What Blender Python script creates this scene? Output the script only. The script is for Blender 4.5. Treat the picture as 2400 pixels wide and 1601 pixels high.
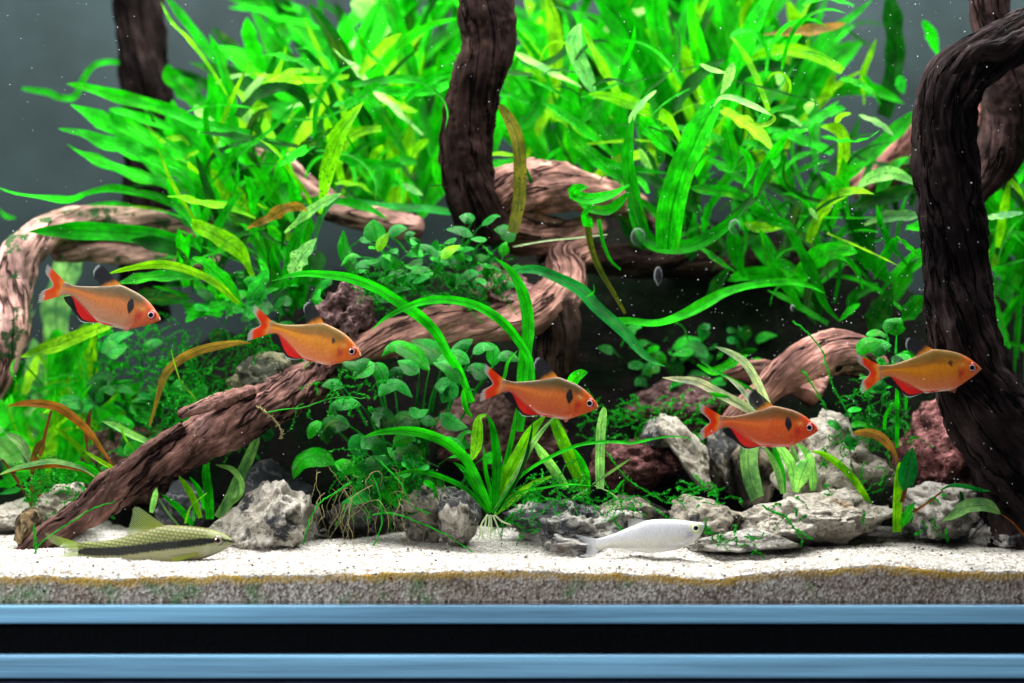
import bpy, math, random
from mathutils import Vector, noise, Matrix
R = math.radians
for o in list(bpy.data.objects): bpy.data.objects.remove(o)
scene = bpy.context.scene
COL = scene.collection

# ------------------------------------------------------------------ camera, light, exposure
S = 0.34 / 2400          # metres per photo pixel in the plane of the front glass
D = 0.75                 # camera to inner face of the front glass
ZC = (1412 - 800) * S    # camera height above the tank floor
cam = bpy.data.cameras.new('camera'); cam_o = bpy.data.objects.new('camera', cam); COL.objects.link(cam_o)
cam_o.location = (0, -D, ZC); cam_o.rotation_euler = (R(90), 0, 0)
cam.sensor_width = 36; cam.lens = 36 * D / 0.34; cam.clip_start = 0.01; cam.clip_end = 50
cam.dof.use_dof = True; cam.dof.focus_distance = D + 0.045; cam.dof.aperture_fstop = 7.5
scene.camera = cam_o
world = bpy.data.worlds.new('World'); scene.world = world; world.use_nodes = True
world.node_tree.nodes['Background'].inputs[0].default_value = (0.55, 0.72, 0.9, 1)
world.node_tree.nodes['Background'].inputs[1].default_value = 0.04

def area(name, loc, target, sx, sy, power, col):
    l = bpy.data.lights.new(name, 'AREA'); l.shape = 'RECTANGLE'; l.size = sx; l.size_y = sy
    l.energy = power; l.color = col
    o = bpy.data.objects.new(name, l); COL.objects.link(o); o.location = loc
    o.rotation_euler = (Vector(target) - Vector(loc)).to_track_quat('-Z', 'Y').to_euler()
    return o
area('aquarium_led_lamp', (0.0, 0.105, 0.42), (0, 0.105, 0), 0.66, 0.32, 13.5, (1.0, 0.985, 0.96))
area('softbox_lamp', (-0.95, -1.05, 0.60), (0, 0.05, 0.08), 0.55, 0.45, 21.0, (1.0, 0.97, 0.95))
scene.view_settings.view_transform = 'Standard'; scene.view_settings.look = 'None'
scene.view_settings.gamma = 1; scene.view_settings.exposure = 0.0
scene.render.engine = 'CYCLES'
scene.cycles.transparent_max_bounces = 14
scene.cycles.max_bounces = 5; scene.cycles.diffuse_bounces = 2; scene.cycles.glossy_bounces = 2; scene.cycles.caustics_reflective = False

# ------------------------------------------------------------------ helpers
CROP = {1: (0, 0, .34057), 2: (800, 0, .34057), 3: (1600, 0, .34057), 4: (0, 534, .34057), 5: (800, 534, .34057),
        6: (1600, 534, .34057), 7: (0, 1067, .51042), 8: (1200, 1067, .51042), 'F': (0, 0, 1.02084), 'P': (0, 0, 1.0),
        'A': (0, 900, .2552), 'B': (600, 900, .2552), 'C': (1100, 900, .2552), 'D': (1700, 900, .29775), 'E': (700, 500, .2552)}
def px(crop, x, y):
    a, b, s = CROP[crop]; return a + x * s, b + y * s
def W(x, y, d):
    k = (D + d) / D
    return Vector(((x - 1200) * S * k, d, ZC - (y - 800) * S * k))
def lerp(a, b, t): return a + (b - a) * t
def interp(tab, t):
    if t <= tab[0][0]: return tab[0][1]
    for (a, b), (c, e) in zip(tab, tab[1:]):
        if t <= c: return lerp(b, e, (t - a) / (c - a))
    return tab[-1][1]
def sinterp(tab, t):      # smooth (Catmull-Rom) version of interp
    n = len(tab)
    if t <= tab[0][0]: return tab[0][1]
    if t >= tab[-1][0]: return tab[-1][1]
    for i in range(n - 1):
        if t <= tab[i + 1][0]:
            x0, y0 = tab[i]; x1, y1 = tab[i + 1]; h = x1 - x0; u = (t - x0) / h
            def sl(j):
                a = tab[max(j - 1, 0)]; b = tab[min(j + 1, n - 1)]
                return (b[1] - a[1]) / max(b[0] - a[0], 1e-9)
            m0, m1 = sl(i) * h, sl(i + 1) * h
            return (2*u**3-3*u*u+1)*y0 + (u**3-2*u*u+u)*m0 + (-2*u**3+3*u*u)*y1 + (u**3-u*u)*m1
def sm(a, b, x):
    t = min(1, max(0, (x - a) / (b - a))) if a != b else float(x > a)
    return t * t * (3 - 2 * t)
def mix3(a, b, t): return tuple(lerp(p, q, t) for p, q in zip(a, b))
def spline(pts, n):       # Catmull-Rom resample, evenly in arc length
    P = [Vector(p) for p in pts]
    if len(P) == 2: P.insert(1, (P[0] + P[1]) / 2)
    P = [P[0] * 2 - P[1]] + P + [P[-1] * 2 - P[-2]]
    dense = []
    for i in range(1, len(P) - 2):
        p0, p1, p2, p3 = P[i - 1:i + 3]
        for k in range(14):
            u = k / 14
            dense.append(0.5 * ((2*p1) + (p2-p0)*u + (2*p0-5*p1+4*p2-p3)*u*u + (3*p1-p0-3*p2+p3)*u**3))
    dense.append(P[-2])
    cum = [0.0]
    for a, b in zip(dense, dense[1:]): cum.append(cum[-1] + (b - a).length)
    out = []; j = 0
    for i in range(n + 1):
        s = cum[-1] * i / n
        while j < len(cum) - 2 and cum[j + 1] < s: j += 1
        seg = cum[j + 1] - cum[j]
        out.append(dense[j].lerp(dense[j + 1], (s - cum[j]) / seg if seg > 0 else 0))
    return out, cum[-1]
def fbm(p, o=4): return noise.fractal(Vector(p), 1.0, 2.0, o)

def mesh_obj(name, verts, faces, mat, parent=None, uvs=None, cols=None, vec=None, smooth=True, label=None, cat=None, group=None, kind=None, color=None, origin=None):
    me = bpy.data.meshes.new(name)
    org = origin if origin is not None else (parent.location if parent is not None and parent.type == 'EMPTY' else None)
    if org is not None: verts = [(v[0]-org[0], v[1]-org[1], v[2]-org[2]) for v in verts]
    me.from_pydata([tuple(v) for v in verts], [], faces)
    if uvs:
        l = me.uv_layers.new(name='UVMap'); vi = [0] * len(me.loops); me.loops.foreach_get('vertex_index', vi)
        l.data.foreach_set('uv', [c for i in vi for c in uvs[i]])
    if cols:
        a = me.color_attributes.new('Col', 'FLOAT_COLOR', 'POINT'); a.data.foreach_set('color', [c for q in cols for c in q])
    if vec:
        a = me.attributes.new('grain', 'FLOAT_VECTOR', 'POINT'); a.data.foreach_set('vector', [c for q in vec for c in q])
    if smooth: me.polygons.foreach_set('use_smooth', [True] * len(me.polygons))
    me.materials.append(mat)
    o = bpy.data.objects.new(name, me); COL.objects.link(o)
    if parent is not None: o.parent = parent
    elif origin is not None: o.location = origin
    if color: o.color = color
    tag(o, label, cat, group, kind)
    return o
def tag(o, label=None, cat=None, group=None, kind=None):
    if label: o['label'] = label
    if cat: o['category'] = cat
    if group: o['group'] = group
    if kind: o['kind'] = kind
    return o
def thing(name, label, cat, loc, group=None):
    o = bpy.data.objects.new(name, None); COL.objects.link(o); o.location = loc; o.empty_display_size = .01
    return tag(o, label, cat, group)

# ------------------------------------------------------------------ materials
def new_mat(name):
    m = bpy.data.materials.new(name); m.use_nodes = True
    nt = m.node_tree; nt.nodes.clear()
    out = nt.nodes.new('ShaderNodeOutputMaterial')
    return m, nt, out
class N:
    def __init__(s, nt): s.nt = nt
    def __call__(s, typ, ins=None, **props):
        n = s.nt.nodes.new('ShaderNode' + typ)
        for k, v in props.items(): setattr(n, k, v)
        for k, v in (ins or {}).items():
            sock = n.inputs[k]
            if hasattr(v, 'is_linked') or isinstance(v, bpy.types.NodeSocket): s.nt.links.new(v, sock)
            else: sock.default_value = v
        return n
    def ramp(s, fac, stops):
        n = s.nt.nodes.new('ShaderNodeValToRGB'); s.nt.links.new(fac, n.inputs[0])
        cr = n.color_ramp
        while len(cr.elements) < len(stops): cr.elements.new(0.5)
        for e, (p, c) in zip(cr.elements, stops):
            e.position = p; e.color = (c, c, c, 1) if isinstance(c, (int, float)) else (*c, 1)
        return n.outputs[0]
    def math(s, op, a, b=0.0, clamp=False):
        n = s.nt.nodes.new('ShaderNodeMath'); n.operation = op; n.use_clamp = clamp
        for i, v in enumerate((a, b)):
            if isinstance(v, (int, float)): n.inputs[i].default_value = v
            else: s.nt.links.new(v, n.inputs[i])
        return n.outputs[0]
    def mix(s, fac, a, b, blend='MIX'):
        n = s.nt.nodes.new('ShaderNodeMix'); n.data_type = 'RGBA'; n.blend_type = blend
        for i, v in ((0, fac), (6, a), (7, b)):
            if isinstance(v, (int, float)): n.inputs[i].default_value = v
            elif isinstance(v, tuple): n.inputs[i].default_value = (*v, 1) if len(v) == 3 else v
            else: s.nt.links.new(v, n.inputs[i])
        return n.outputs[2]
    def link(s, a, b): s.nt.links.new(a, b)

def leaf_material(name, rough, transl, gloss):
    m, nt, out = new_mat(name); n = N(nt)
    oi = n('ObjectInfo'); tc = n('TexCoord'); uv = n('UVMap', uv_map='UVMap')
    sep = n('SeparateXYZ', {0: uv.outputs[0]})
    rnd = oi.outputs['Random']
    shift = n('VectorMath', {0: tc.outputs['Object'], 1: n('CombineXYZ', {0: n.math('MULTIPLY', rnd, 3.0), 1: rnd}).outputs[0]}, operation='ADD').outputs[0]
    big = n('TexNoise', {'Vector': shift, 'Scale': 120.0, 'Detail': 3.0})
    fine = n('TexNoise', {'Vector': shift, 'Scale': 900.0, 'Detail': 4.0})
    base = n.mix(n.ramp(big.outputs[0], [(.35, 0.0), (.7, 1.0)]), n.mix(1.0, oi.outputs['Color'], (.40, .46, .5), 'MULTIPLY'), n.mix(1.0, oi.outputs['Color'], (1.7, 1.3, 1.1), 'MULTIPLY'))
    mot = n('TexNoise', {'Vector': n('CombineXYZ', {0: n.math('MULTIPLY', sep.outputs[0], 9.0), 1: n.math('MULTIPLY', sep.outputs[1], 5.0), 2: n.math('MULTIPLY', rnd, 70.0)}).outputs[0], 'Scale': 1.6, 'Detail': 5.0, 'Roughness': .7})
    base = n.mix(n.ramp(mot.outputs[0], [(.40, .8), (.58, 0.0)]), base, n.mix(1.0, base, (.42, .52, .5), 'MULTIPLY'))
    # yellowing that differs from leaf to leaf, along the blade
    yf = n.math('MULTIPLY', n.ramp(n('TexNoise', {'Vector': n('CombineXYZ', {0: n.math('MULTIPLY', sep.outputs[0], 2.5), 1: n.math('MULTIPLY', sep.outputs[1], 3.0), 2: n.math('MULTIPLY', rnd, 40.0)}).outputs[0], 'Scale': 1.4, 'Detail': 3.0}).outputs[0], [(.52, 0.0), (.72, 1.0)]), n.ramp(rnd, [(.3, 0.0), (.9, .75)]))
    base = n.mix(yf, base, n.mix(1.0, base, (.07, .11, .0), 'ADD'))
    # midrib and edge veins
    av = n.math('ABSOLUTE', n.math('SUBTRACT', sep.outputs[1], 0.5))
    rib = n.ramp(av, [(.02, 1.0), (.055, 0.0)])
    base = n.mix(n.math('MULTIPLY', rib, .75), base, n.mix(1.0, base, (.35, .45, .4), 'MULTIPLY'))
    veins = n('TexWave', {'Vector': n('CombineXYZ', {0: sep.outputs[0], 1: n.math('MULTIPLY', av, 14.0), 2: 0.0}).outputs[0], 'Scale': 2.0, 'Distortion': 1.5, 'Detail': 2.0}, bands_direction='Y')
    base = n.mix(n.math('MULTIPLY', veins.outputs[0], .4), base, n.mix(1.0, base, (.6, .68, .6), 'MULTIPLY'))
    # dark spots: strength in the object's alpha
    vor = n('TexVoronoi', {'Vector': shift, 'Scale': 620.0}); sp = n.ramp(n.math('ADD', vor.outputs['Distance'], n.math('MULTIPLY', fine.outputs[0], .5)), [(.42, 1.0), (.56, 0.0)])
    spm = n.ramp(big.outputs[0], [(.42, 0.0), (.56, 1.0)])
    spot = n.math('MULTIPLY', n.math('MULTIPLY', sp, spm), n.math('SUBTRACT', 1.0, oi.outputs['Alpha']), clamp=True)
    base = n.mix(spot, base, (.008, .03, .006))
    bump = n('Bump', {'Height': n.math('ADD', n.math('MULTIPLY', veins.outputs[0], .6), fine.outputs[0]), 'Strength': .35, 'Distance': .0006})
    pr = n('BsdfPrincipled', {'Base Color': base, 'Roughness': n.ramp(fine.outputs[0], [(.3, max(rough - .1, .1)), (.75, rough + .15)]), 'Specular IOR Level': gloss, 'Normal': bump.outputs[0]})
    tr = n('BsdfTranslucent', {'Color': n.mix(1.0, base, (1.25, 1.45, .9), 'MULTIPLY'), 'Normal': bump.outputs[0]})
    mx = n('MixShader', {0: transl, 1: pr.outputs[0], 2: tr.outputs[0]})
    n.link(mx.outputs[0], out.inputs[0])
    return m
M_FERN = leaf_material('fern_leaf', .27, .40, .05)
M_GRASS = leaf_material('grass_leaf', .28, .42, .08)
M_ANUB = leaf_material('anubias_leaf', .28, .16, .13)

def wood_material():
    m, nt, out = new_mat('driftwood'); n = N(nt)
    oi = n('ObjectInfo'); at = n('Attribute', attribute_name='grain'); tc = n('TexCoord'); G = at.outputs['Vector']
    wp = n('TexNoise', {'Vector': n('Mapping', {0: G, 3: (1, 1, .4)}).outputs[0], 'Scale': 70.0, 'Detail': 3.0})
    GW = n('VectorMath', {0: G, 1: n('VectorMath', {0: wp.outputs['Color'], 3: .006}, operation='SCALE').outputs[0]}, operation='ADD').outputs[0]
    fine = n('TexNoise', {'Vector': n('Mapping', {0: GW, 3: (1, 1, .14)}).outputs[0], 'Scale': 620.0, 'Detail': 5.0, 'Roughness': .6})
    mid = n('TexNoise', {'Vector': n('Mapping', {0: GW, 3: (1, 1, .10)}).outputs[0], 'Scale': 190.0, 'Detail': 5.0, 'Roughness': .6})
    crk = n('TexNoise', {'Vector': n('Mapping', {0: GW, 3: (1, 1, .13)}).outputs[0], 'Scale': 120.0, 'Detail': 4.0, 'Roughness': .55})
    big = n('TexNoise', {'Vector': tc.outputs['Object'], 'Scale': 55.0, 'Detail': 5.0, 'Roughness': .6})
    base = n.ramp(big.outputs[0], [(.33, (.085, .062, .058)), (.48, (.17, .12, .105)), (.58, (.30, .205, .18)), (.72, (.46, .37, .34))])
    base = n.mix(1.0, base, n.ramp(mid.outputs[0], [(.30, (.38, .34, .34)), (.5, (.9, .86, .85)), (.70, (1.6, 1.52, 1.5))]), 'MULTIPLY')
    base = n.mix(1.0, base, n.ramp(fine.outputs[0], [(.35, (.62, .6, .6)), (.65, (1.35, 1.35, 1.35))]), 'MULTIPLY')
    ck = n.ramp(n.math('ABSOLUTE', n.math('SUBTRACT', crk.outputs[0], .5)), [(.0, .9), (.008, .7), (.024, 0.0)])
    base = n.mix(ck, base, (.006, .004, .004))
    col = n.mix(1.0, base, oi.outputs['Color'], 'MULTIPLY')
    # thin coat of green algae, amount in the object's alpha
    alg = n('TexNoise', {'Vector': tc.outputs['Object'], 'Scale': 95.0, 'Detail': 6.0, 'Roughness': .7})
    col = n.mix(n.math('MULTIPLY', n.ramp(alg.outputs[0], [(.55, 0.0), (.58, 1.0)]), n.math('SUBTRACT', 1.0, oi.outputs['Alpha'])), col, (.006, .07, .018))
    h = n.math('ADD', n.math('MULTIPLY', fine.outputs[0], .35), n.math('SUBTRACT', n.math('MULTIPLY', mid.outputs[0], 1.2), n.math('MULTIPLY', ck, .8)))
    bump = n('Bump', {'Height': h, 'Strength': 1.0, 'Distance': .0028})
    pr = n('BsdfPrincipled', {'Base Color': col, 'Roughness': .62, 'Specular IOR Level': .015, 'Normal': bump.outputs[0]})
    n.link(pr.outputs[0], out.inputs[0]); return m
M_WOOD = wood_material()

def rock_material():
    m, nt, out = new_mat('limestone'); n = N(nt)
    oi = n('ObjectInfo'); tc = n('TexCoord')
    v = n('VectorMath', {0: tc.outputs['Object'], 1: n('CombineXYZ', {0: n.math('MULTIPLY', oi.outputs['Random'], 5.0)}).outputs[0]}, operation='ADD').outputs[0]
    warp = n('TexNoise', {'Vector': v, 'Scale': 60.0, 'Detail': 3.0})
    vw = n('VectorMath', {0: v, 1: n('VectorMath', {0: warp.outputs['Color'], 3: .02}, operation='SCALE').outputs[0]}, operation='ADD').outputs[0]
    patch = n('TexNoise', {'Vector': vw, 'Scale': 55.0, 'Detail': 5.0, 'Roughness': .6})
    fine = n('TexNoise', {'Vector': vw, 'Scale': 380.0, 'Detail': 6.0, 'Roughness': .75})
    vein = n('TexNoise', {'Vector': vw, 'Scale': 90.0, 'Detail': 4.0})
    light = n.ramp(fine.outputs[0], [(.32, (.20, .17, .14)), (.44, (.50, .46, .40)), (.56, (.68, .64, .58)), (.72, (.86, .84, .80))])
    dark = n.ramp(fine.outputs[0], [(.3, (.035, .036, .04)), (.6, (.11, .115, .125)), (.8, (.3, .3, .3))])
    k = n.math('ADD', patch.outputs[0], n.math('SUBTRACT', oi.outputs['Alpha'], .5))
    col = n.mix(n.ramp(k, [(.45, 0.0), (.51, 1.0)]), dark, light)
    ck = n('TexNoise', {'Vector': vw, 'Scale': 75.0, 'Detail': 6.0, 'Roughness': .6}); ckl = n.ramp(n.math('ABSOLUTE', n.math('SUBTRACT', ck.outputs[0], .5)), [(.0, 1.0), (.014, 0.0)])
    col = n.mix(n.math('MULTIPLY', ckl, .8), col, (.03, .025, .022))
    vl = n.ramp(n.math('ABSOLUTE', n.math('SUBTRACT', vein.outputs[0], .5)), [(.0, 1.0), (.022, 0.0)])
    col = n.mix(n.math('MULTIPLY', vl, .5), col, (.62, .6, .57))
    och = n('TexNoise', {'Vector': v, 'Scale': 45.0, 'Detail': 4.0})
    col = n.mix(n.ramp(och.outputs[0], [(.6, 0.0), (.74, .7)]), col, n.mix(1.0, col, (.85, .5, .2), 'MULTIPLY'))
    col = n.mix(1.0, col, oi.outputs['Color'], 'MULTIPLY')
    bump = n('Bump', {'Height': n.math('ADD', fine.outputs[0], n.math('MULTIPLY', vein.outputs[0], 1.0)), 'Strength': 1.0, 'Distance': .0032})
    pr = n('BsdfPrincipled', {'Base Color': col, 'Roughness': .75, 'Specular IOR Level': .1, 'Normal': bump.outputs[0]})
    n.link(pr.outputs[0], out.inputs[0]); return m
M_ROCK = rock_material()
def lava_material():
    m, nt, out = new_mat('lava_rock'); n = N(nt)
    oi = n('ObjectInfo'); tc = n('TexCoord')
    v = n('TexVoronoi', {'Vector': tc.outputs['Object'], 'Scale': 420.0}); f = n('TexNoise', {'Vector': tc.outputs['Object'], 'Scale': 260.0, 'Detail': 6.0, 'Roughness': .7})
    col = n.ramp(f.outputs[0], [(.3, (.03, .016, .016)), (.5, (.12, .06, .06)), (.72, (.42, .26, .25))])
    col = n.mix(n.ramp(v.outputs['Distance'], [(.12, 1.0), (.3, 0.0)]), col, (.012, .008, .008))
    col = n.mix(1.0, col, oi.outputs['Color'], 'MULTIPLY')
    bump = n('Bump', {'Height': n.math('ADD', v.outputs['Distance'], f.outputs[0]), 'Strength': 1.0, 'Distance': .002})
    pr = n('BsdfPrincipled', {'Base Color': col, 'Roughness': .85, 'Specular IOR Level': .05, 'Normal': bump.outputs[0]})
    n.link(pr.outputs[0], out.inputs[0]); return m
M_LAVA = lava_material()
def sand_material():
    m, nt, out = new_mat('sand'); n = N(nt)
    tc = n('TexCoord'); uv = n('UVMap', uv_map='UVMap'); sep = n('SeparateXYZ', {0: uv.outputs[0]})
    P = tc.outputs['Object']
    v = n('TexVoronoi', {'Vector': P, 'Scale': 1150.0}); v2 = n('TexVoronoi', {'Vector': P, 'Scale': 800.0})
    soft = n('TexNoise', {'Vector': P, 'Scale': 60.0, 'Detail': 4.0})
    gs = n('SeparateColor', {0: v.outputs['Color']})
    grain = n.ramp(gs.outputs[0], [(.0, (.15, .125, .10)), (.18, (.30, .27, .24)), (.5, (.46, .435, .40)), (1.0, (.72, .70, .67))])
    top = n.mix(n.ramp(n('SeparateColor', {0: v2.outputs['Color']}).outputs[1], [(.965, 0.0), (.97, .8)]), grain, (.17, .10, .06))
    top = n.mix(n.ramp(soft.outputs[0], [(.5, 0.0), (.75, .35)]), top, n.mix(1.0, top, (.8, .74, .68), 'MULTIPLY'))
    # the layer pressed against the glass: damp grey-brown grains, rust-yellow film near the top, green algae patches
    sec = n.ramp(gs.outputs[1], [(.0, (.16, .12, .10)), (.35, (.46, .4, .36)), (.75, (.74, .68, .64)), (1.0, (.95, .93, .9))])
    tone = n('TexNoise', {'Vector': n('Mapping', {0: P, 3: (1, 1, 2)}).outputs[0], 'Scale': 38.0, 'Detail': 4.0})
    sec = n.mix(n.ramp(tone.outputs[0], [(.35, .75), (.65, 0.0)]), sec, n.mix(1.0, sec, (.5, .4, .34), 'MULTIPLY'))
    wob = n('TexNoise', {'Vector': P, 'Scale': 150.0, 'Detail': 4.0}); gwob = n('TexNoise', {'Vector': P, 'Scale': 900.0, 'Detail': 2.0})
    dep = n.math('ADD', sep.outputs[1], n.math('ADD', n.math('MULTIPLY', n.math('SUBTRACT', wob.outputs[0], .5), .0035), n.math('MULTIPLY', n.math('SUBTRACT', gwob.outputs[0], .5), .0025)))
    yamt = n.ramp(n('TexNoise', {'Vector': n('Mapping', {0: P, 3: (1, .0, .0)}).outputs[0], 'Scale': 26.0, 'Detail': 3.0}).outputs[0], [(.36, .35), (.55, 1.0)])
    film = n.ramp(n.math('MULTIPLY', dep, 100.0), [(.0, 0.0), (.05, 1.0), (.17, .9), (.34, 0.0)])
    sec = n.mix(n.math('MULTIPLY', film, yamt), sec, n.mix(.3, (.85, .50, .02), sec))
    gx = n('SeparateXYZ', {0: P})
    gn = n('TexNoise', {'Vector': P, 'Scale': 85.0, 'Detail': 5.0, 'Roughness': .6})
    gthr = n.math('SUBTRACT', gn.outputs[0], n.math('MULTIPLY', n.math('ADD', gx.outputs[0], .12, clamp=False), .5))
    green = n.math('MULTIPLY', n.ramp(gthr, [(.50, 0.0), (.64, .8)]), n.ramp(dep, [(.0015, 0.0), (.004, 1.0)]))
    sec = n.mix(green, sec, n.mix(.35, (.05, .32, .08), sec))
    col = n.mix(n.ramp(n.math('MULTIPLY', dep, 100.0), [(.0, 0.0), (.05, 1.0)]), top, sec)
    bump = n('Bump', {'Height': n.math('ADD', v.outputs['Distance'], n.math('MULTIPLY', v2.outputs['Distance'], .5)), 'Strength': .8, 'Distance': .0006})
    pr = n('BsdfPrincipled', {'Base Color': col, 'Roughness': .7, 'Specular IOR Level': .1, 'Normal': bump.outputs[0]})
    n.link(pr.outputs[0], out.inputs[0]); return m
M_SAND = sand_material()
def soil_material():
    m, nt, out = new_mat('soil_shade_dark'); n = N(nt); tc = n('TexCoord')
    f = n('TexNoise', {'Vector': tc.outputs['Object'], 'Scale': 180.0, 'Detail': 8.0, 'Roughness': .75})
    g = n('TexNoise', {'Vector': tc.outputs['Object'], 'Scale': 40.0, 'Detail': 4.0})
    col = n.ramp(f.outputs[0], [(.35, (.003, .003, .003)), (.6, (.012, .010, .009)), (.8, (.05, .04, .032))])  # near-black soil: shade of the hollow is put into its colour
    col = n.mix(n.ramp(g.outputs[0], [(.45, 0.0), (.6, .8)]), col, n.mix(1.0, col, (.25, 1.3, .35), 'MULTIPLY'))
    bump = n('Bump', {'Height': f.outputs[0], 'Strength': 1.0, 'Distance': .004})
    pr = n('BsdfPrincipled', {'Base Color': col, 'Roughness': .9, 'Specular IOR Level': .03, 'Normal': bump.outputs[0]})
    n.link(pr.outputs[0], out.inputs[0]); return m
M_SOIL = soil_material()
def simple(name, col, rough=.5, spec=.5, nscale=None, namt=.3, bumpd=0.0, stretch=(1, 1, 1), metal=0.0):
    m, nt, out = new_mat(name); n = N(nt); tc = n('TexCoord')
    ins = {'Base Color': (*col, 1), 'Roughness': rough, 'Specular IOR Level': spec, 'Metallic': metal}
    if nscale:
        t = n('TexNoise', {'Vector': n('Mapping', {0: tc.outputs['Object'], 3: stretch}).outputs[0], 'Scale': nscale, 'Detail': 5.0, 'Roughness': .65})
        ins['Base Color'] = n.mix(n.ramp(t.outputs[0], [(.3, 0.0), (.7, 1.0)]), tuple(c * (1 - namt) for c in col), tuple(min(1, c * (1 + namt)) for c in col))
        if bumpd: ins['Normal'] = n('Bump', {'Height': t.outputs[0], 'Strength': .7, 'Distance': bumpd}).outputs[0]
    pr = n('BsdfPrincipled', ins); n.link(pr.outputs[0], out.inputs[0]); return m
M_BACK = simple('frosted_back_film', (.016, .026, .028), .6, .1, 14, .4)
M_MAT = simple('black_foam', (.0016, .002, .003), .8, .05, 900, .8, .0006)
M_CAB = simple('navy_lacquer', (.02, .03, .07), .3, .5, 60, .5)
M_EDGE = simple('glass_edge_glow_paint', (.20, .46, .74), .28, .5, 7, .45, 0, (1, 8, 60))  # light inside the glass edge is put in as pale blue colour
M_MOSS = simple('moss', (.006, .30, .008), .5, .08, 300, .6)
M_ROOT = simple('pale_root', (.5, .62, .36), .5, .4, 300, .3)
M_TANROOT = simple('tan_root', (.24, .2, .08), .6, .3, 300, .4)
M_SPECK = simple('white_speck', (.85, .88, .9), .6, .3)
M_GRIT = simple('dark_grit', (.05, .035, .03), .7, .3, 500, .6)
def glass_material():
    m, nt, out = new_mat('clear_glass'); n = N(nt)
    fr = n('Fresnel', {'IOR': 1.25}); tr = n('BsdfTransparent', {'Color': (.985, .995, .992, 1)}); gl = n('BsdfGlossy', {'Roughness': .02})
    mx = n('MixShader', {0: fr.outputs[0], 1: tr.outputs[0], 2: gl.outputs[0]}); n.link(mx.outputs[0], out.inputs[0]); return m
M_GLASS = glass_material()
def drop_material():
    m, nt, out = new_mat('water_drop'); n = N(nt)
    fr = n('LayerWeight', {'Blend': .35}); tr = n('BsdfTransparent'); gl = n('BsdfPrincipled', {'Base Color': (.8, .86, .92, 1), 'Roughness': .15})  # bright rim of the drop put in as whitish colour at grazing angles
    mx = n('MixShader', {0: n.ramp(fr.outputs['Facing'], [(.15, 0.03), (.7, .8)]), 1: tr.outputs[0], 2: gl.outputs[0]}); n.link(mx.outputs[0], out.inputs[0]); return m
M_DROP = drop_material()
def skin_material(name, scale_bump, rough):
    m, nt, out = new_mat(name); n = N(nt)
    at = n('VertexColor', layer_name='Col'); uv = n('UVMap', uv_map='UVMap')
    v = n('TexVoronoi', {'Vector': n('Mapping', {0: uv.outputs[0], 3: (1, 1, 1)}).outputs[0], 'Scale': scale_bump, 'Randomness': .35})
    f = n('TexNoise', {'Vector': uv.outputs[0], 'Scale': scale_bump * .6, 'Detail': 4.0})
    col = n.mix(n.ramp(v.outputs['Distance'], [(.35, 0.0), (.7, .35)]), at.outputs[0], n.mix(1.0, at.outputs[0], (.62, .55, .5), 'MULTIPLY'))
    col = n.mix(n.ramp(f.outputs[0], [(.5, 0.0), (.75, .3)]), col, n.mix(1.0, col, (1.2, 1.18, 1.18), 'MULTIPLY'))
    bump = n('Bump', {'Height': v.outputs['Distance'], 'Strength': .35, 'Distance': .0003}); bump.invert = True
    pr = n('BsdfPrincipled', {'Base Color': col, 'Roughness': rough, 'Specular IOR Level': .18, 'Coat Weight': .04, 'Coat Roughness': .25, 'Normal': bump.outputs[0]})
    mx = n('MixShader', {0: at.outputs[1], 1: n('BsdfTransparent').outputs[0], 2: pr.outputs[0]})
    n.link(mx.outputs[0], out.inputs[0]); return m
M_SKIN = skin_material('tetra_skin', 46.0, .34)
M_SKIN2 = skin_material('algae_eater_skin', 60.0, .38)
def fin_material():
    m, nt, out = new_mat('fin_membrane'); n = N(nt)
    at = n('VertexColor', layer_name='Col')
    pr = n('BsdfPrincipled', {'Base Color': at.outputs[0], 'Roughness': .4, 'Specular IOR Level': .1}); tl = n('BsdfTranslucent', {'Color': at.outputs[0]})
    a = n('MixShader', {0: .35, 1: pr.outputs[0], 2: tl.outputs[0]})
    mx = n('MixShader', {0: at.outputs[1], 1: n('BsdfTransparent').outputs[0], 2: a.outputs[0]})
    n.link(mx.outputs[0], out.inputs[0]); return m
M_FIN = fin_material()
def eye_material():
    m, nt, out = new_mat('fish_eye'); n = N(nt); at = n('VertexColor', layer_name='Col')
    pr = n('BsdfPrincipled', {'Base Color': at.outputs[0], 'Roughness': .2, 'Coat Weight': .8, 'Coat Roughness': .05}); n.link(pr.outputs[0], out.inputs[0]); return m
M_EYE = eye_material()

def box(name, x0, x1, y0, y1, z0, z1, mat, parent=None, bev=.0, **kw):
    import bmesh
    bm = bmesh.new(); bmesh.ops.create_cube(bm, size=1)
    for v in bm.verts: v.co = Vector(((x0+x1)/2 + v.co.x*(x1-x0), (y0+y1)/2 + v.co.y*(y1-y0), (z0+z1)/2 + v.co.z*(z1-z0)))
    if bev: bmesh.ops.bevel(bm, geom=list(bm.edges), offset=bev, segments=8, affect='EDGES', profile=.5)
    vs = [v.co.copy() for v in bm.verts]; bm.verts.index_update(); fs = [[v.index for v in f.verts] for f in bm.faces]; bm.free()
    return mesh_obj(name, vs, fs, mat, parent, smooth=False, **kw)

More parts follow.
